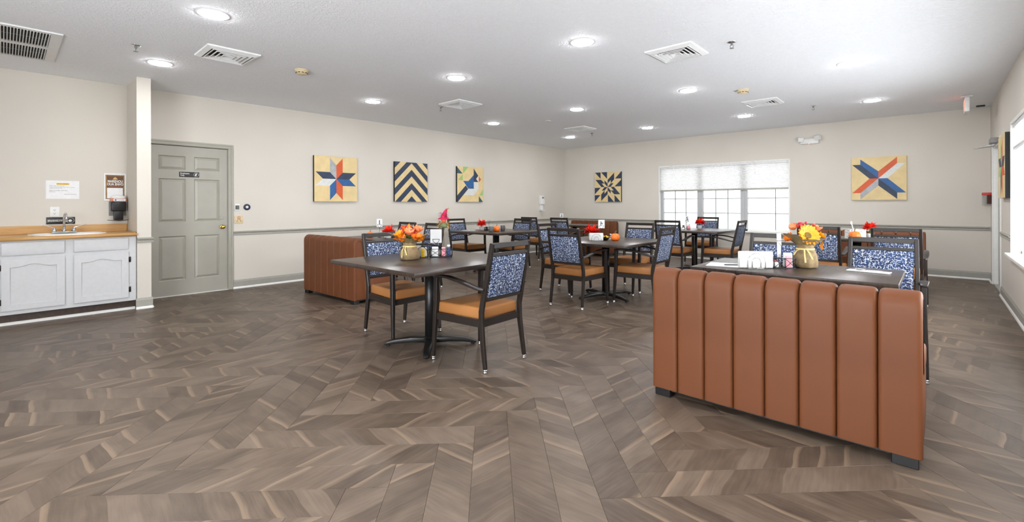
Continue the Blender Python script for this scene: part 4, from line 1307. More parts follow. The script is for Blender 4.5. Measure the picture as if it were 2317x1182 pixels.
# ------------------------------------------------------------------ chairs
def make_chair(label):
    """local: faces +y, origin on the floor under the seat"""
    t = thing('dining_chair', label, 'chair', group='navy squiggle dining armchairs')
    gl = MB().lathe([(0.011, 0.0), (0.017, 0.003), (0.017, 0.010), (0.012, 0.014), (0.016, 0.018), (0.015, 0.028)], 12).mesh('glide', MT['chrome'])
    def yb(z):
        return -0.225 - (z - 0.44) * 0.205
    for s in (-1, 1):
        mb = MB()
        path = [(s * 0.224, -0.268, 0.024), (s * 0.221, -0.243, 0.20), (s * 0.217, -0.226, 0.34), (s * 0.216, -0.225, 0.44), (s * 0.215, yb(0.56), 0.56), (s * 0.212, yb(0.75), 0.75), (s * 0.209, yb(0.945), 0.945)]
        mb.sweep(path, [(0.026, 0.030), (0.028, 0.036), (0.029, 0.040), (0.029, 0.040), (0.029, 0.038), (0.029, 0.034), (0.029, 0.030)], (1, 0, 0))
        l = mb.build('leg', MT['bronze'], t, bevel=0.004, segs=1)
        link('glide', gl, l, (s * 0.224, -0.268, 0))
        mb = MB()
        path = [(s * 0.262, 0.262, 0.024), (s * 0.256, 0.250, 0.25), (s * 0.250, 0.240, 0.45), (s * 0.250, 0.236, 0.655)]
        mb.sweep(path, [(0.026, 0.026), (0.032, 0.034), (0.034, 0.040), (0.034, 0.040)], (1, 0, 0))
        l = mb.build('leg', MT['bronze'], t, bevel=0.004, segs=1)
        link('glide', gl, l, (s * 0.262, 0.262, 0))
        ap = [(s * 0.250, 0.258, 0.655), (s * 0.252, 0.19, 0.668), (s * 0.255, 0.09, 0.667), (s * 0.255, -0.03, 0.652), (s * 0.250, -0.14, 0.628), (s * 0.242, -0.215, 0.609), (s * 0.232, -0.268, 0.607)]
        MB().sweep(ap, [(0.040, 0.020), (0.046, 0.020), (0.050, 0.020), (0.052, 0.020), (0.050, 0.020), (0.042, 0.020), (0.036, 0.018)], (1, 0, 0)).build('armrest', MT['bronze'], t, bevel=0.005, segs=2)
    mb = MB()
    mb.sweep([(-0.203, -0.222, 0.349), (0.203, -0.222, 0.349)], (0.024, 0.052), (0, 1, 0))
    mb.sweep([(-0.236, 0.236, 0.349), (0.236, 0.236, 0.349)], (0.024, 0.052), (0, 1, 0))
    for s in (-1, 1):
        mb.sweep([(s * 0.214, -0.21, 0.349), (s * 0.246, 0.225, 0.349)], (0.024, 0.052), (1, 0, 0))
    mb.build('seat_frame', MT['bronze'], t)
    MB().prism([(-0.200, -0.214), (0.200, -0.214), (0.236, 0.262), (-0.236, 0.262)], 0.372, 0.458, 'xy').build('seat', MT['seat'], t, bevel=0.018, segs=3)
    # back: two rails at the top, one at the bottom, patterned panel between
    for z0, z1, nm in ((0.906, 0.945, 'top_rail'), (0.846, 0.870, 'back_rail'), (0.510, 0.536, 'back_rail')):
        zm = (z0 + z1) / 2
        MB().sweep([(-0.200, yb(zm), zm), (0.200, yb(zm), zm)], (0.026, z1 - z0), (0, 1, -0.0)).build(nm, MT['bronze'], t, bevel=0.003, segs=1)
    zc = (0.536 + 0.846) / 2
    mb = MB().box((0, 0, 0), (0.386, 0.030, 0.312))
    mb.build('backrest', MT['fabric'], t, (0, yb(zc), zc), (math.atan(0.205), 0, 0), bevel=0.010, segs=2)
    return t
UP, DN, RT, LF = 0.0, PI, -PI / 2, PI / 2          # facing +Y, -Y, +X, -X
G = 'navy squiggle dining armchairs'
CH_ = [
    (-2.690, 2.565, LF + R(2), 'dining chair nearest us, its patterned back turned, at the orange bouquet table'),
    (-3.815, 2.585, RT, 'dining chair facing us across the orange bouquet table, beside the booth end'),
    (-3.255, 4.765, UP + R(2), 'dining chair with its back to us at the pumpkin and napkin table'),
    (-2.715, 5.40, LF + R(2), 'dining chair at the pumpkin and napkin table, partly hidden by the nearest booth'),
    (-3.27, 6.125, DN + R(2), 'dining chair facing us on the far side of the pumpkin and napkin table'),
    (-3.905, 5.39, RT, 'dining chair half hidden behind another at the pumpkin and napkin table'),
    (-6.76, 6.10, RT, 'dining chair at the grey mug table, its back near the painting wall'),
    (-6.05, 6.62, DN, 'dining chair facing us on the far side of the grey mug table'),
    (-6.64, 8.15, UP, 'dining chair before the back corner table, partly hidden by the grey mug table chair'),
    (-5.82, 8.15, UP, 'dining chair before the back corner table, the card just above its top rail'),
    (-1.08, 4.50, DN + R(1), 'dining chair at the sunflower table, behind the napkin holder'),
    (-1.07, 7.05, UP + R(1), 'dining chair at the treat box table, seen just behind the sunflower bouquet'),
    (-0.315, 4.475, DN + R(1), 'dining chair at the sunflower table behind the spoon, beside the open floor'),
    (-0.335, 7.05, UP + R(1), 'dining chair at the treat box table, on its side beside the open floor'),
    (-3.41, 7.99, UP + R(2), 'dining chair with its back to us at the window table'),
    (-3.57, 9.75, DN, 'dining chair between the window table and the window'),
    (-2.71, 8.32, LF, 'dining chair at the window table seen side on before the window'),
    (-6.34, 4.10, DN, 'dining chair at the table behind the grey door booth behind the red flowers'),
    (-5.63, 4.10, DN, 'dining chair at the table behind the grey door booth beside the scarecrow pick'),
]
chair0 = make_chair(CH_[0][3])
chair0.location = (CH_[0][0], CH_[0][1], 0); chair0.rotation_euler = (0, 0, CH_[0][2])
for x, y, rz, lab in CH_[1:]:
    dup(chair0, lab, (x, y, 0), rz)

# ------------------------------------------------------------------ things on the tables
def wavy(n, amp, ph=0.0):
    return lambda a, z: 1 + amp * math.sin(n * a + ph + z * 9)
def petal(mb, base, direction, up, length, width, curl=0.3, mi=0, tip=0.0):
    """leaf-like petal of five rows"""
    b, d, u = Vector(base), Vector(direction).normalized(), Vector(up).normalized()
    s = d.cross(u).normalized()
    vs = []
    rows = [(0.0, 0.25), (0.3, 0.85), (0.6, 1.0), (0.85, 0.6), (1.0, tip)]
    for f, w in rows:
        c = b + d * (length * f) + u * (length * curl * f * f)
        vs += [c - s * (width * w / 2) + u * (width * 0.12 * w), c, c + s * (width * w / 2) + u * (width * 0.12 * w)]
    fs = []
    for i in range(4):
        fs += [(3 * i, 3 * i + 1, 3 * i + 4, 3 * i + 3), (3 * i + 1, 3 * i + 2, 3 * i + 5, 3 * i + 4)]
    mb.add(vs, fs, True, mi)
def flower(name, parent, c, axis, rad, npet, mat, center_mat=None, center_r=0.0, rows=2, curl=0.35, width=None, open_=0.15):
    ax = Vector(axis).normalized()
    s1 = ax.orthogonal().normalized()
    s2 = ax.cross(s1)
    mb = MB()
    for r in range(rows):
        for i in range(npet):
            a = 2 * PI * (i + 0.5 * r) / npet + random.uniform(-0.08, 0.08)
            d = s1 * math.cos(a) + s2 * math.sin(a) + ax * (open_ + 0.28 * r)
            petal(mb, Vector(c) + (s1 * math.cos(a) + s2 * math.sin(a)) * center_r * 0.7 + ax * 0.002 * r, d, ax, (rad - center_r * 0.7) * random.uniform(0.88, 1.08), width or rad * 0.42, curl * random.uniform(0.6, 1.2))
    f = mb.build(name, mat, parent, flip=False)
    if center_mat:
        m = MB()
        pr = [(center_r, -0.004), (center_r, 0.004), (center_r * 0.75, 0.009), (center_r * 0.3, 0.007), (0.001, 0.006)]
        q = ax.to_track_quat('Z', 'Y')
        o = m.lathe(pr, 18).build('seed_head', center_mat, f, c)
        o.rotation_euler = q.to_euler()
    return f
def bouquet(label, x, y, rz, sunflower):
    t = thing('burlap_bouquet', label, 'bouquet', (x, y, TZ), rz, None)
    H = 0.155 if sunflower else 0.132
    MB().lathe([(0.062, 0.0), (0.078, 0.008), (0.083, 0.05), (0.076, H * 0.58), (0.058, H - 0.025), (0.053, H), (0.060, H + 0.015)], 28, wob=lambda a, z: 1 + 0.045 * math.sin(7 * a + 20 * z) + 0.03 * math.sin(3 * a + 1)).build('burlap_wrap', MT['burlap'], t)
    # flaring paper collar: pointed sheets
    for i in range(6):
        a = 2 * PI * i / 6 + 0.35
        ln = (0.19, 0.11, 0.18, 0.20, 0.13, 0.13)[i]
        mb = MB()
        d = Vector((math.cos(a) * 0.82, math.sin(a) * 0.82, 0.75))
        petal(mb, (0.030 * math.cos(a), 0.030 * math.sin(a), H - 0.012), d, (-math.cos(a) * 0.5, -math.sin(a) * 0.5, 1), ln, 0.135, -0.12, tip=0.06)
        mb.build('paper_collar', MT['tissue'], t, flip=False)
    MB().lathe([(0.059, H - 0.022), (0.061, H - 0.016), (0.059, H - 0.010)], 24, caps=False).build('tie', MT['ribbon'], t)
    for s, w in ((-1, 0.7), (1, 1.0), (0.3, 1.3)):
        a = -2.2 + 0.35 * s
        MB().sweep([(0.060 * math.cos(a), 0.060 * math.sin(a), H - 0.016), (0.085 * math.cos(a + 0.15 * s), 0.085 * math.sin(a + 0.15 * s), H - 0.04 * w), (0.094 * math.cos(a + 0.35 * s), 0.094 * math.sin(a + 0.35 * s), H - 0.085 * w)], (0.010, 0.0015), (math.cos(a + PI / 2), math.sin(a + PI / 2), 0.3)).build('ribbon_tail', MT['ribbon'], t)
    mb = MB()
    for i in range(16):
        a = 2 * PI * i / 16 + random.uniform(-.2, .2)
        petal(mb, (0.02 * math.cos(a), 0.02 * math.sin(a), H + 0.005), (math.cos(a), math.sin(a), random.uniform(0.5, 1.6)), (0, 0, 1), random.uniform(0.07, 0.11), 0.04, 0.1)
    mb.build('foliage', MT['leaf'], t, flip=False)
    face = Vector((0, -1, 0.35))
    if sunflower:
        flower('sunflower', t, (-0.005, -0.045, H + 0.085), (0.1, -1, 0.45), 0.080, 17, MT['petal_y'], MT['seedhead'], 0.027, 2, 0.12, 0.030, 0.10)
        flower('side_flower', t, (-0.10, -0.01, H + 0.055), (-0.9, -0.3, 0.5), 0.045, 8, MT['petal_o'], None, 0.006, 2, 0.5, 0.026, 0.6)
        flower('side_flower', t, (0.085, -0.02, H + 0.075), (0.8, -0.2, 0.6), 0.040, 8, MT['petal_y'], None, 0.006, 2, 0.4, 0.022, 0.5)
        flower('side_flower', t, (0.10, 0.0, H + 0.01), (1, -0.3, -0.1), 0.040, 8, MT['petal_y'], None, 0.006, 1, 0.2, 0.022, 0.4)
        flower('side_flower', t, (-0.065, 0.02, H + 0.125), (-0.6, -0.3, 0.8), 0.040, 6, MT['petal_p'], None, 0.005, 2, 0.5, 0.034, 0.8)
        flower('side_flower', t, (0.075, 0.03, H + 0.115), (0.5, -0.2, 0.8), 0.045, 6, MT['petal_p'], None, 0.005, 2, 0.5, 0.036, 0.8)
        bc = [((-0.015, 0.01, H + 0.165), 9), ((0.04, 0.01, H + 0.145), 5), ((-0.045, 0.0, H + 0.15), 4)]
        mb = MB()
        for i in range(10):
            a = random.uniform(0, 2 * PI)
            petal(mb, (0.02, 0.0, H + 0.09), (math.cos(a) * 0.6, math.sin(a) * 0.5, 1), (0, -1, 0.2), random.uniform(0.05, 0.09), 0.026, 0.1)
        mb.build('lime_leaves', MT['lime'], t, flip=False)
    else:
        spec = [(-0.060, -0.045, 0.060, 'petal_y', 0.062), (-0.030, -0.070, 0.030, 'petal_o', 0.050), (0.020, -0.060, 0.085, 'petal_p', 0.055), (0.065, -0.045, 0.040, 'petal_o', 0.062),
                (0.085, -0.010, 0.030, 'petal_y', 0.055), (0.060, 0.015, 0.100, 'petal_p', 0.060), (-0.020, 0.000, 0.110, 'petal_o', 0.055), (-0.085, 0.000, 0.035, 'petal_o', 0.055), (0.0, 0.05, 0.09, 'petal_o', 0.055)]
        for x_, y_, z_, m_, r_ in spec:
            flower('tulip_flower', t, (x_, y_, H + z_), (x_ * 5, y_ * 4 - 0.2, 0.9), r_, 6, MT[m_], MT['seedhead'], 0.010, 2, 0.55, r_ * 0.62, 0.55)
        bc = [((-0.055, 0.01, H + 0.140), 7), ((0.045, -0.03, H + 0.115), 6), ((-0.045, -0.02, H + 0.105), 4)]
    for (c, k) in bc:
        mb = MB()
        for i in range(k):
            mb.ball((c[0] + random.uniform(-.02, .02), c[1] + random.uniform(-.015, .015), c[2] + random.uniform(-.018, .018)), 0.0095, 8)
        mb.build('berry_cluster', MT['berry'], t)
    return t
bouquet('burlap wrapped bouquet of orange tulip like flowers and red berries', -3.38, 2.38, R(35), False)
bouquet('burlap wrapped bouquet with a big golden sunflower behind the nearest booth', -0.717, 4.02, R(35), True)

def pumpkin(label, x, y, r, rz=0.0, mat='pumpkin'):
    t = thing('pumpkin', label, 'pumpkin', (x, y, TZ), rz, None)
    h = r * 0.80
    pr = [(0.25 * r, 0.004), (0.62 * r, 0.0), (0.90 * r, 0.16 * h * 2), (1.0 * r, 0.42 * h * 2), (0.94 * r, 0.66 * h * 2), (0.70 * r, 0.88 * h * 2), (0.35 * r, 0.95 * h * 2), (0.10 * r, 0.90 * h * 2)]
    MB().lathe(pr, 40, wob=lambda a, z: 0.90 + 0.10 * abs(math.sin(4 * a)) ** 0.6).build('pumpkin_body', MT[mat], t)
    MB().tube([(0, 0, 1.75 * h), (0.0, 0, 2.15 * h), (0.12 * r, 0, 2.5 * h), (0.26 * r, 0, 2.62 * h)], [0.13 * r, 0.09 * r, 0.075 * r, 0.085 * r], 7).build('stem', MT['stem'], t)
    return t
pumpkin('bright orange pumpkin on the pumpkin and napkin table', -3.09, 5.38, 0.060, 0.4)
pumpkin('bright orange pumpkin between grey mugs', -5.72, 5.86, 0.062, 1.0)
pumpkin('small orange pumpkin on the table behind the grey door booth', -6.14, 3.63, 0.050, 2.0)
pumpkin('orange pumpkin standing before the patterned treat box', -0.79, 7.56, 0.070, 0.9)

def red_flower(label, x, y, r=0.10, z=0.10, pot=True):
    t = thing('red_flower_pot', label, 'flowers', (x, y, TZ), random.uniform(0, 3), None)
    MB().lathe([(0.034, 0), (0.038, 0.004), (0.046, 0.062), (0.048, 0.066), (0.043, 0.066), (0.040, 0.05)], 18, caps=True).build('pot', MT['white_plastic'], t)
    mb = MB()
    for i in range(120):
        a = random.uniform(0, 2 * PI); e = random.uniform(-0.25, 1.2)
        d = Vector((math.cos(a) * math.cos(e), math.sin(a) * math.cos(e), math.sin(e) * 0.75))
        petal(mb, (d.x * 0.025, d.y * 0.025, z - 0.02 + d.z * 0.015), d, (0, 0, 1), r * random.uniform(0.45, 0.9), r * 0.30, random.uniform(-0.4, 0.3), tip=0.22)
    mb.build('red_bloom', MT['petal_r'], t, flip=False)
    MB().tube([(0, 0, 0.04), (0, 0, z)], 0.006, 6).build('stem', MT['leaf'], t)
    return t
red_flower('red silk flowers in a pot on the grey mug table', -6.30, 6.05, 0.115, 0.12)
red_flower('red silk flowers behind the napkins on the pumpkin and napkin table', -3.50, 5.46, 0.125, 0.11)
red_flower('red silk flowers in a white pot on the window table', -3.32, 8.93, 0.120, 0.13)
red_flower('red silk flowers on the table behind the grey door booth', -5.77, 3.70, 0.115, 0.10)
red_flower('red silk flowers behind the patterned treat box', -0.66, 7.93, 0.10, 0.16)

def wire_caddy(label, x, y, rz, w=0.19, d=0.10, h=0.075, handle=True):
    t = thing('wire_caddy', label, 'caddy', (x, y, TZ), rz, None)
    r = 0.0028
    mb = MB()
    for z in (0.006, h):
        mb.tube([(-w / 2, -d / 2, z), (w / 2, -d / 2, z), (w / 2, d / 2, z), (-w / 2, d / 2, z)], r, 6, True)
    mb.build('rim_wires', MT['black_wire'], t)
    mb = MB()
    for sx in (-1, 0, 1):
        for sy in (-1, 1):
            mb.tube([(sx * w / 2, sy * d / 2, 0.006), (sx * w / 2, sy * d / 2, h)], r, 6)
    for sy in (-1, 1):
        for a in (-w / 2, 0):
            mb.tube([(a, sy * d / 2, 0.006), (a + w / 2, sy * d / 2, h)], r * 0.8, 5)
            mb.tube([(a + w / 2, sy * d / 2, 0.006), (a, sy * d / 2, h)], r * 0.8, 5)
    for sx in (-1, 1):
        mb.tube([(sx * w / 2, -d / 2, 0.006), (sx * w / 2, d / 2, h)], r * 0.8, 5)
        mb.tube([(sx * w / 2, d / 2, 0.006), (sx * w / 2, -d / 2, h)], r * 0.8, 5)
    mb.build('lattice_wires', MT['black_wire'], t)
    MB().b2(-w / 2, w / 2, -d / 2, d / 2, 0.0, 0.005).build('floor_plate', MT['black_wire'], t)
    if handle:
        mb = MB().tube([(0, 0, 0.005), (0, 0, h + 0.085)], r, 6)
        mb.tube([(0, 0, h + 0.085), (-0.032, 0, h + 0.125), (0.032, 0, h + 0.125)], r, 6, True)
        mb.build('loop_handle', MT['black_wire'], t)
    return t
def packets(label, group, x, y, rz, mat, n=4, dx=0.011, h=0.085, w=0.055, z0=0.006, tilt=0.14):
    me = None
    for i in range(n):
        if me is None:
            me = MB().box((0, 0, h / 2), (w, 0.004, h)).mesh('packet', MT[mat], 0.0015, 1)
        o = link('sweetener_packet', me, None, (x + math.cos(rz + PI / 2) * dx * (i - n / 2), y + math.sin(rz + PI / 2) * dx * (i - n / 2), TZ + z0), (tilt * (i - n / 2) / n, 0, rz))
        tag(o, label, 'packet', group)
def jar(name, label, cat, x, y, r, h, body, lid, lidmat, z0=0.0055):
    t = thing(name, label, cat, (x, y, TZ + z0), 0, None)
    MB().lathe([(r * 0.9, 0), (r, 0.004), (r, h * 0.7), (r * 0.75, h * 0.85), (r * 0.7, h)], 16).build('jar_body', MT[body], t)
    MB().lathe([(r * 0.78, h), (r * 0.8, h + lid * 0.9), (r * 0.6, h + lid)], 16).build('lid', MT[lidmat], t)
    return t
# orange bouquet table
wire_caddy('black wire caddy of sweetener packets on the orange bouquet table', -3.335, 2.69, R(48), 0.20, 0.11, 0.075, False)
packets('white sweetener packet in the caddy on the orange bouquet table', 'packets at the orange bouquet table', -3.37, 2.65, R(48), 'paper', 4)
packets('pink sweetener packet in the caddy on the orange bouquet table', 'pink packets at the orange bouquet table', -3.318, 2.705, R(48), 'pink', 2, 0.010, 0.082, 0.034)
jar('creamer_bottle', 'small navy labelled bottle leaning end of the bouquet table caddy', 'bottle', -3.29, 2.742, 0.018, 0.085, 'blue_l', 0.018, 'white_plastic')
t = thing('napkin_rack', 'small wire rack of creamers and yellow lemon packet beside the burlap bouquet', 'napkin rack', (-3.40, 2.53, TZ), R(48))
mb = MB()
for yy in (-0.028, 0.028):
    mb.tube([(-0.05, yy, 0.004)] + [(-0.05 * math.cos(a), yy, 0.03 + 0.07 * math.sin(a)) for a in [PI * i / 10 for i in range(11)]] + [(0.05, yy, 0.004)], 0.0028, 6)
mb.tube([(-0.05, -0.028, 0.004), (0.05, -0.028, 0.004), (0.05, 0.028, 0.004), (-0.05, 0.028, 0.004)], 0.0028, 6, True)
mb.build('rack_wires', MT['black_wire'], t)
tag(MB().box((0, 0, 0.045), (0.075, 0.030, 0.080)).build('folded_napkins', MT['napkin'], None, (-3.40, 2.53, TZ + 0.007), (0, 0, R(48)), bevel=0.006), 'folded white napkins in the small rack beside the burlap bouquet', 'napkins')
tag(MB().box((0, 0, 0.04), (0.030, 0.004, 0.075)).build('yellow_packet', MT['pepper'], None, (-3.372, 2.515, TZ + 0.007), (0.1, 0, R(48)), bevel=0.001, segs=1), 'yellow packet in the small wire rack on the bouquet table', 'packet')

def card_stand(label, x, y, rz, num, clabel, h=0.17, mirror=False, cw=0.085, chh=0.12, ink='ink', facing=1):
    t = thing('card_stand', label, 'card stand', (x, y, TZ), rz, None)
    MB().lathe([(0.030, 0), (0.030, 0.004), (0.010, 0.008)], 16).build('stand_base', MT['black_wire'], t)
    MB().tube([(0, 0, 0.005), (0, 0, h)], 0.0026, 6).build('stand_rod', MT['black_wire'], t)
    MB().tube([(-0.032, 0, h + 0.042), (-0.026, 0, h + 0.018), (0, 0, h), (0.026, 0, h + 0.018), (0.032, 0, h + 0.042)], 0.0026, 6).tube([(-0.032, -0.006, h + 0.042), (0.032, -0.006, h + 0.042)], 0.0022, 6).build('wire_clip', MT['black_wire'], t)
    c = thing('number_card', clabel, 'card', (x, y, TZ + h + 0.006), rz)
    MB().b2(-cw / 2, cw / 2, -0.001, 0.001, 0, chh).build('card_sheet', MT['paper'], c)
    if num:
        text('numeral', num, 0.085, MT[ink], c, (0, -0.0014, chh * 0.55), ROT_BACK, 0.0003, mirror=mirror, bold=0.002)
        text('numeral', num, 0.085, MT[ink], c, (0, 0.0014, chh * 0.55), (PI / 2, 0, PI), 0.0003, bold=0.002)
    return t
VIEW = YAW
# plain card and scarecrow on the orange bouquet table
card_stand('black wire card stand behind the caddy on the orange bouquet table', -3.515, 2.775, YAW, '', 'blank white card held by the wire stand on the orange bouquet table', 0.105, cw=0.108, chh=0.13)
sc_ = thing('scarecrow_pick', 'scarecrow decoration with magenta hat and straw hair on a pick', 'scarecrow', (-3.485, 2.845, TZ), YAW)
MB().tube([(0, 0, 0.0), (0, 0, 0.30)], 0.003, 6).build('stick', MT['stem'], sc_)
MB().lathe([(0.018, 0.252), (0.034, 0.260), (0.036, 0.278), (0.024, 0.30), (0.012, 0.305)], 14).build('cloth_body', MT['cloth_g'], sc_)
MB().ball((0, 0, 0.325), 0.026, 12).build('head', MT['face'], sc_)
mb = MB()
for i in range(110):
    a = random.uniform(0, 2 * PI); s_ = random.choice((-1, 1))
    petal(mb, (0.03 * s_, 0.0, 0.285 + random.uniform(-.02, .03)), (s_ * 0.7 + random.uniform(-.5, .5), random.uniform(-.7, .7), random.uniform(-1.2, 0.3)), (0, 0, 1), random.uniform(0.03, 0.05), 0.011, 0.0)
mb.build('straw_hair', MT['straw'], sc_, flip=False)['kind'] = 'stuff'
MB().tube([(0, 0, 0.338), (0.004, 0, 0.37), (0.014, 0, 0.405), (0.030, 0, 0.435)], [0.034, 0.027, 0.017, 0.008], 12).lathe([(0.052, 0.336), (0.050, 0.345), (0.028, 0.352)], 16, wob=wavy(5, 0.12)).build('hat', MT['hat'], sc_)
mb = MB()
for i in range(90):
    petal(mb, (random.uniform(-.03, .03), random.uniform(-.02, .02), random.uniform(0.345, 0.395)), (random.choice((-1, 1)) * random.uniform(.6, 1), random.uniform(-.6, .6), random.uniform(-.5, .6)), (0, 0, 1), random.uniform(0.025, 0.045), 0.008, 0)
mb.build('felt_fringe', MT['hat'], sc_, flip=False)
mb = MB()
for i in range(18):
    petal(mb, (0.030, 0, 0.433), (random.uniform(.1, 1), random.uniform(-.6, .6), random.uniform(-.8, .4)), (0, 0, 1), random.uniform(0.02, 0.04), 0.007, 0)
mb.build('straw_tuft', MT['straw'], sc_, flip=False)

card_stand('wire card stand on the table behind the grey door booth', -6.00, 3.70, R(35), '1', 'white card reading one on the table behind the grey door booth', 0.145, chh=0.12)
card_stand('wire card stand on the back corner table', -6.56, 8.93, R(35), '3', 'white card reading three on the back corner table', 0.13, cw=0.075)
card_stand('wire card stand on the pumpkin and napkin table', -3.37, 5.50, R(40), '4', 'white card with a pale mirrored four beside the pumpkin', 0.14, mirror=True, ink='grey_ink', cw=0.085, chh=0.115)
card_stand('wire card stand on the window table', -3.50, 8.78, R(40), '5', 'card reading five standing before the window', 0.12, cw=0.08)

# pumpkin and napkin table
def napkin_holder(label, nlabel, x, y, rz, w=0.20, h=0.115, mat='napkin', wire='chrome'):
    t = thing('napkin_holder', label, 'napkin holder', (x, y, TZ), rz, None)
    mb = MB()
    for yy in (-0.030, 0.030):
        for rr in (0.062, 0.030):
            mb.tube([(-rr, yy, 0.003)] + [(-rr * math.cos(a), yy, h - 0.068 + rr * 1.0 * math.sin(a)) for a in [PI * i / 12 for i in range(13)]] + [(rr, yy, 0.003)], 0.0022, 6)
    for xx in (-0.062, -0.03, 0.03, 0.062):
        mb.tube([(xx, -0.030, 0.003), (xx, 0.030, 0.003)], 0.0022, 6)
    mb.tube([(-0.066, -0.030, 0.003), (0.066, -0.030, 0.003)], 0.0022, 6).tube([(-0.066, 0.030, 0.003), (0.066, 0.030, 0.003)], 0.0022, 6)
    mb.build('wire_arches', MT[wire], t)
    n = thing('napkin_stack', nlabel, 'napkins', (x, y, TZ + 0.006), rz)
    for i in range(5):
        MB().box((0.004 * math.sin(i * 2.1), -0.021 + 0.0105 * i, h / 2), (w - 0.006 * (i % 2), 0.0095, h - 0.004 * ((i * 2) % 3))).build('napkin', MT[mat], n, bevel=0.004, segs=2)
    return t
napkin_holder('wire arch napkin holder on the pumpkin and napkin table', 'grey folded napkins in the holder on the pumpkin and napkin table', -3.255, 5.185, R(36), 0.175, 0.095)
napkin_holder('chrome arch napkin holder on the sunflower table', 'white folded napkins in the holder on the sunflower table', -0.985, 3.735, R(36), 0.232, 0.118)
bw = thing('black_bowl', 'small black bowl of gourds beside the pumpkin on the pumpkin and napkin table', 'bowl', (-3.225, 5.36, TZ))
MB().lathe([(0.030, 0), (0.034, 0.004), (0.052, 0.030), (0.054, 0.034), (0.048, 0.032), (0.03, 0.01)], 20).build('bowl_shell', MT['black_plastic'], bw)
for i, (a, m_) in enumerate(((0.4, 'pepper'), (1.6, 'pepper'), (2.9, 'black_plastic'), (4.0, 'pepper'), (5.3, 'black_plastic'))):
    o = MB().tube([(-0.022, 0, 0), (-0.008, 0, 0.006), (0.010, 0, 0.004), (0.026, 0, -0.004)], [0.006, 0.012, 0.012, 0.005], 8).build('mini_gourd', MT[m_], None, (-3.225 + 0.020 * math.cos(a), 5.36 + 0.020 * math.sin(a), TZ + 0.034 + 0.008 * (i % 2)), (0.5 * (i % 3 - 1), -0.5, a))
    tag(o, 'tiny %s gourd in the black bowl' % ('yellow' if m_ == 'pepper' else 'dark green'), 'gourd', 'tiny gourds in the black bowl')
jar('salt_shaker', 'glass salt shaker beside the pumpkin on the pumpkin and napkin table', 'shaker', -3.26, 5.55, 0.020, 0.055, 'clear', 0.018, 'chrome', 0.0)

# grey mug table
def mug(label, x, y, rz):
    t = thing('coffee_mug', label, 'mug', (x, y, TZ), rz, 'grey coffee mugs')
    MB().lathe([(0.034, 0), (0.039, 0.004), (0.041, 0.095), (0.039, 0.097), (0.036, 0.095), (0.034, 0.012), (0.002, 0.010)], 22, caps=False).build('mug_body', MT['mug'], t)
    MB().tube([(0.040, 0, 0.078), (0.062, 0, 0.080), (0.074, 0, 0.055), (0.064, 0, 0.028), (0.040, 0, 0.022)], 0.006, 8).build('mug_handle', MT['mug'], t)
    return t
mug('grey coffee mug in front of the pumpkin on the grey mug table', -5.66, 5.66, R(120))
mug('grey coffee mug behind the pumpkin with its handle out', -5.78, 6.08, R(-10))
wire_caddy('black wire caddy with looped handle on the grey mug table', -6.03, 5.98, R(40), 0.17, 0.10, 0.06, True)
jar('jam_jar', 'dark jam jar in the caddy on the grey mug table', 'jar', -6.06, 5.95, 0.026, 0.055, 'black_plastic', 0.012, 'black_plastic')
jar('jam_jar', 'pale jar in the caddy on the grey mug table', 'jar', -5.995, 6.01, 0.024, 0.06, 'clear', 0.012, 'white_plastic')
def cutlery(label, x, y, rz, nlab):
    o = MB().box((0, 0, 0.004), (0.24, 0.085, 0.006)).build('paper_napkin', MT['paper'], None, (x, y, TZ), (0, 0, rz), bevel=0.002, segs=1)
    tag(o, nlab, 'napkin')
    t = thing('spoon', label, 'spoon', (x, y, TZ + 0.0078), rz)
    vs, fs = [], []
    MB().sweep([(-0.02, 0, 0.004), (0.05, 0, 0.006), (0.12, 0, 0.003)], [(0.006, 0.003), (0.009, 0.003), (0.016, 0.002)], (0, 1, 0)).build('spoon_handle', MT['steel'], t)
    m = MB().lathe([(0.002, 0.001), (0.012, 0.003), (0.020, 0.009), (0.021, 0.010), (0.012, 0.005), (0.002, 0.003)], 16)
    b = m.build('spoon_bowl', MT['steel'], t, (-0.050, 0, 0)); b.scale = (1.6, 1, 1)
    return t
cutlery('steel spoon on a white napkin on the sunflower table', -0.345, 4.035, R(-8), 'white napkin under the spoon on the sunflower table')
cutlery('steel cutlery on a napkin at the grey mug table', -6.27, 5.70, R(60), 'white napkin under cutlery on the grey mug table')
# sunflower table
wire_caddy('black wire caddy of packets between napkins and sunflower bouquet', -0.845, 3.885, R(36), 0.15, 0.11, 0.075, True)
packets('white sweetener packet in the caddy on the sunflower table', 'packets at the sunflower table', -0.813, 3.912, R(36), 'paper', 4, 0.014, 0.105, 0.048)
packets('pink printed sweetener packet in the caddy on the sunflower table', 'pink packets at the sunflower table', -0.800, 3.886, R(36), 'pink', 2, 0.010, 0.088, 0.040)
jar('jelly_cup', 'small white jelly cup with red lid in the sunflower table caddy', 'jar', -0.879, 3.860, 0.022, 0.04, 'white_plastic', 0.008, 'red')
o = MB().box((0, 0, 0.09), (0.042, 0.003, 0.18)).build('menu_card', MT['paper'], None, (-0.862, 3.905, TZ + 0.075), (0.06, -0.10, R(60)), bevel=0.001, segs=1)
tag(o, 'tall narrow white card standing in the caddy on the sunflower table', 'card')
o = MB().b2(-0.16, 0.16, -0.11, 0.11, 0, 0.003).build('paper_placemat', MT['paper'], None, (-1.17, 3.78, TZ), (0, 0, R(10)))
tag(o, 'white paper placemat left of the napkin holder on the sunflower table', 'placemat')
kn = thing('table_knife', 'dark handled knife on the paper placemat of the sunflower table', 'knife', (-1.12, 3.79, TZ + 0.0032), R(36))
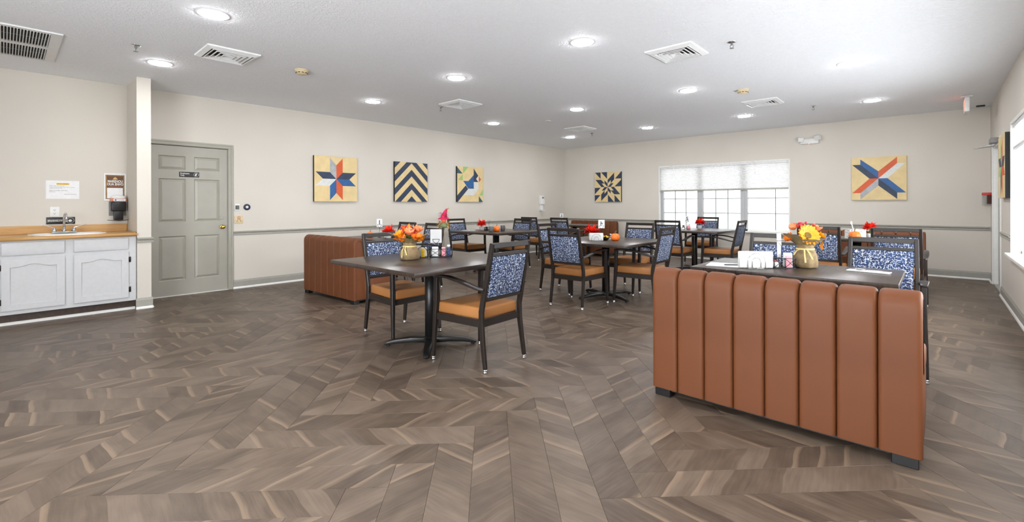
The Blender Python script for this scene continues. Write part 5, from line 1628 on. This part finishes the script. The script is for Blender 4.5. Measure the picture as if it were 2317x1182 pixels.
MB().sweep([(-0.10, 0, 0.004), (0.0, 0, 0.004)], (0.014, 0.007), (0, 1, 0)).build('knife_handle', MT['black_plastic'], kn, bevel=0.002)
MB().sweep([(0.0, 0, 0.004), (0.09, 0, 0.003)], [(0.014, 0.002), (0.008, 0.0015)], (0, 1, 0)).build('knife_blade', MT['steel'], kn)
# treat box table
def ghost_mat():
    t = NT('black_white_print')
    co = t.coord()
    v = t.n('ShaderNodeTexVoronoi'); v.inputs['Scale'].default_value = 42
    t.t.links.new(co, v.inputs['Vector'])
    nz = t.noise(co, 60, 2.0)
    t.set(Base_Color=t.ramp(t.m2('ADD', v.outputs['Distance'], t.m2('MULTIPLY', nz, 0.35)), [(0.42, srgb(40, 40, 46)), (0.50, srgb(232, 232, 230))]), Roughness=0.6)
    return t.m
tb = thing('treat_box', 'white box with black print on the table by the far booth', 'box', (-0.80, 7.72, TZ), R(35))
mb = MB()
w_, d_, h_ = 0.20, 0.12, 0.125
mb.b2(-w_ / 2, w_ / 2, -d_ / 2, -d_ / 2 + 0.004, 0, h_).b2(-w_ / 2, w_ / 2, d_ / 2 - 0.004, d_ / 2, 0, h_).b2(-w_ / 2, -w_ / 2 + 0.004, -d_ / 2, d_ / 2, 0, h_).b2(w_ / 2 - 0.004, w_ / 2, -d_ / 2, d_ / 2, 0, h_).b2(-w_ / 2, w_ / 2, -d_ / 2, d_ / 2, 0, 0.004)
mb.build('box_shell', ghost_mat(), tb)
sp_ = thing('plastic_spoon', 'white plastic spoon sticking up out of the patterned box', 'spoon', (-0.82, 7.70, TZ + 0.006), R(35))
MB().sweep([(0.02, 0, 0.0), (0.0, 0, 0.12), (-0.018, 0, 0.19)], [(0.006, 0.003), (0.009, 0.003), (0.010, 0.003)], (1, 0, 0)).build('spoon_handle', MT['white_plastic'], sp_)
q = MB().ball((0, 0, 0), 0.016, 10).build('spoon_bowl', MT['white_plastic'], sp_, (-0.023, 0, 0.208)); q.scale = (0.8, 0.35, 1.4)
# number 5 and table behind the grey door booths
jar('pepper_shaker', 'dark pepper shaker on the window table', 'shaker', -3.62, 8.70, 0.030, 0.07, 'mug', 0.02, 'black_plastic', 0.0)
jar('salt_shaker', 'clear salt shaker on the window table', 'shaker', -3.52, 8.66, 0.026, 0.06, 'clear', 0.02, 'chrome', 0.0)
jar('sugar_jar', 'glass sugar jar with pink packets on the window table', 'jar', -3.45, 8.72, 0.034, 0.07, 'pink', 0.02, 'clear', 0.0)
wire_caddy('low black wire caddy on the table behind the grey door booth', -5.86, 3.86, R(36), 0.18, 0.10, 0.05, False)
jar('salt_shaker', 'glass salt shaker between pumpkin and card on the table behind the grey door booth', 'shaker', -6.00, 3.78, 0.02, 0.05, 'clear', 0.015, 'chrome', 0.0)
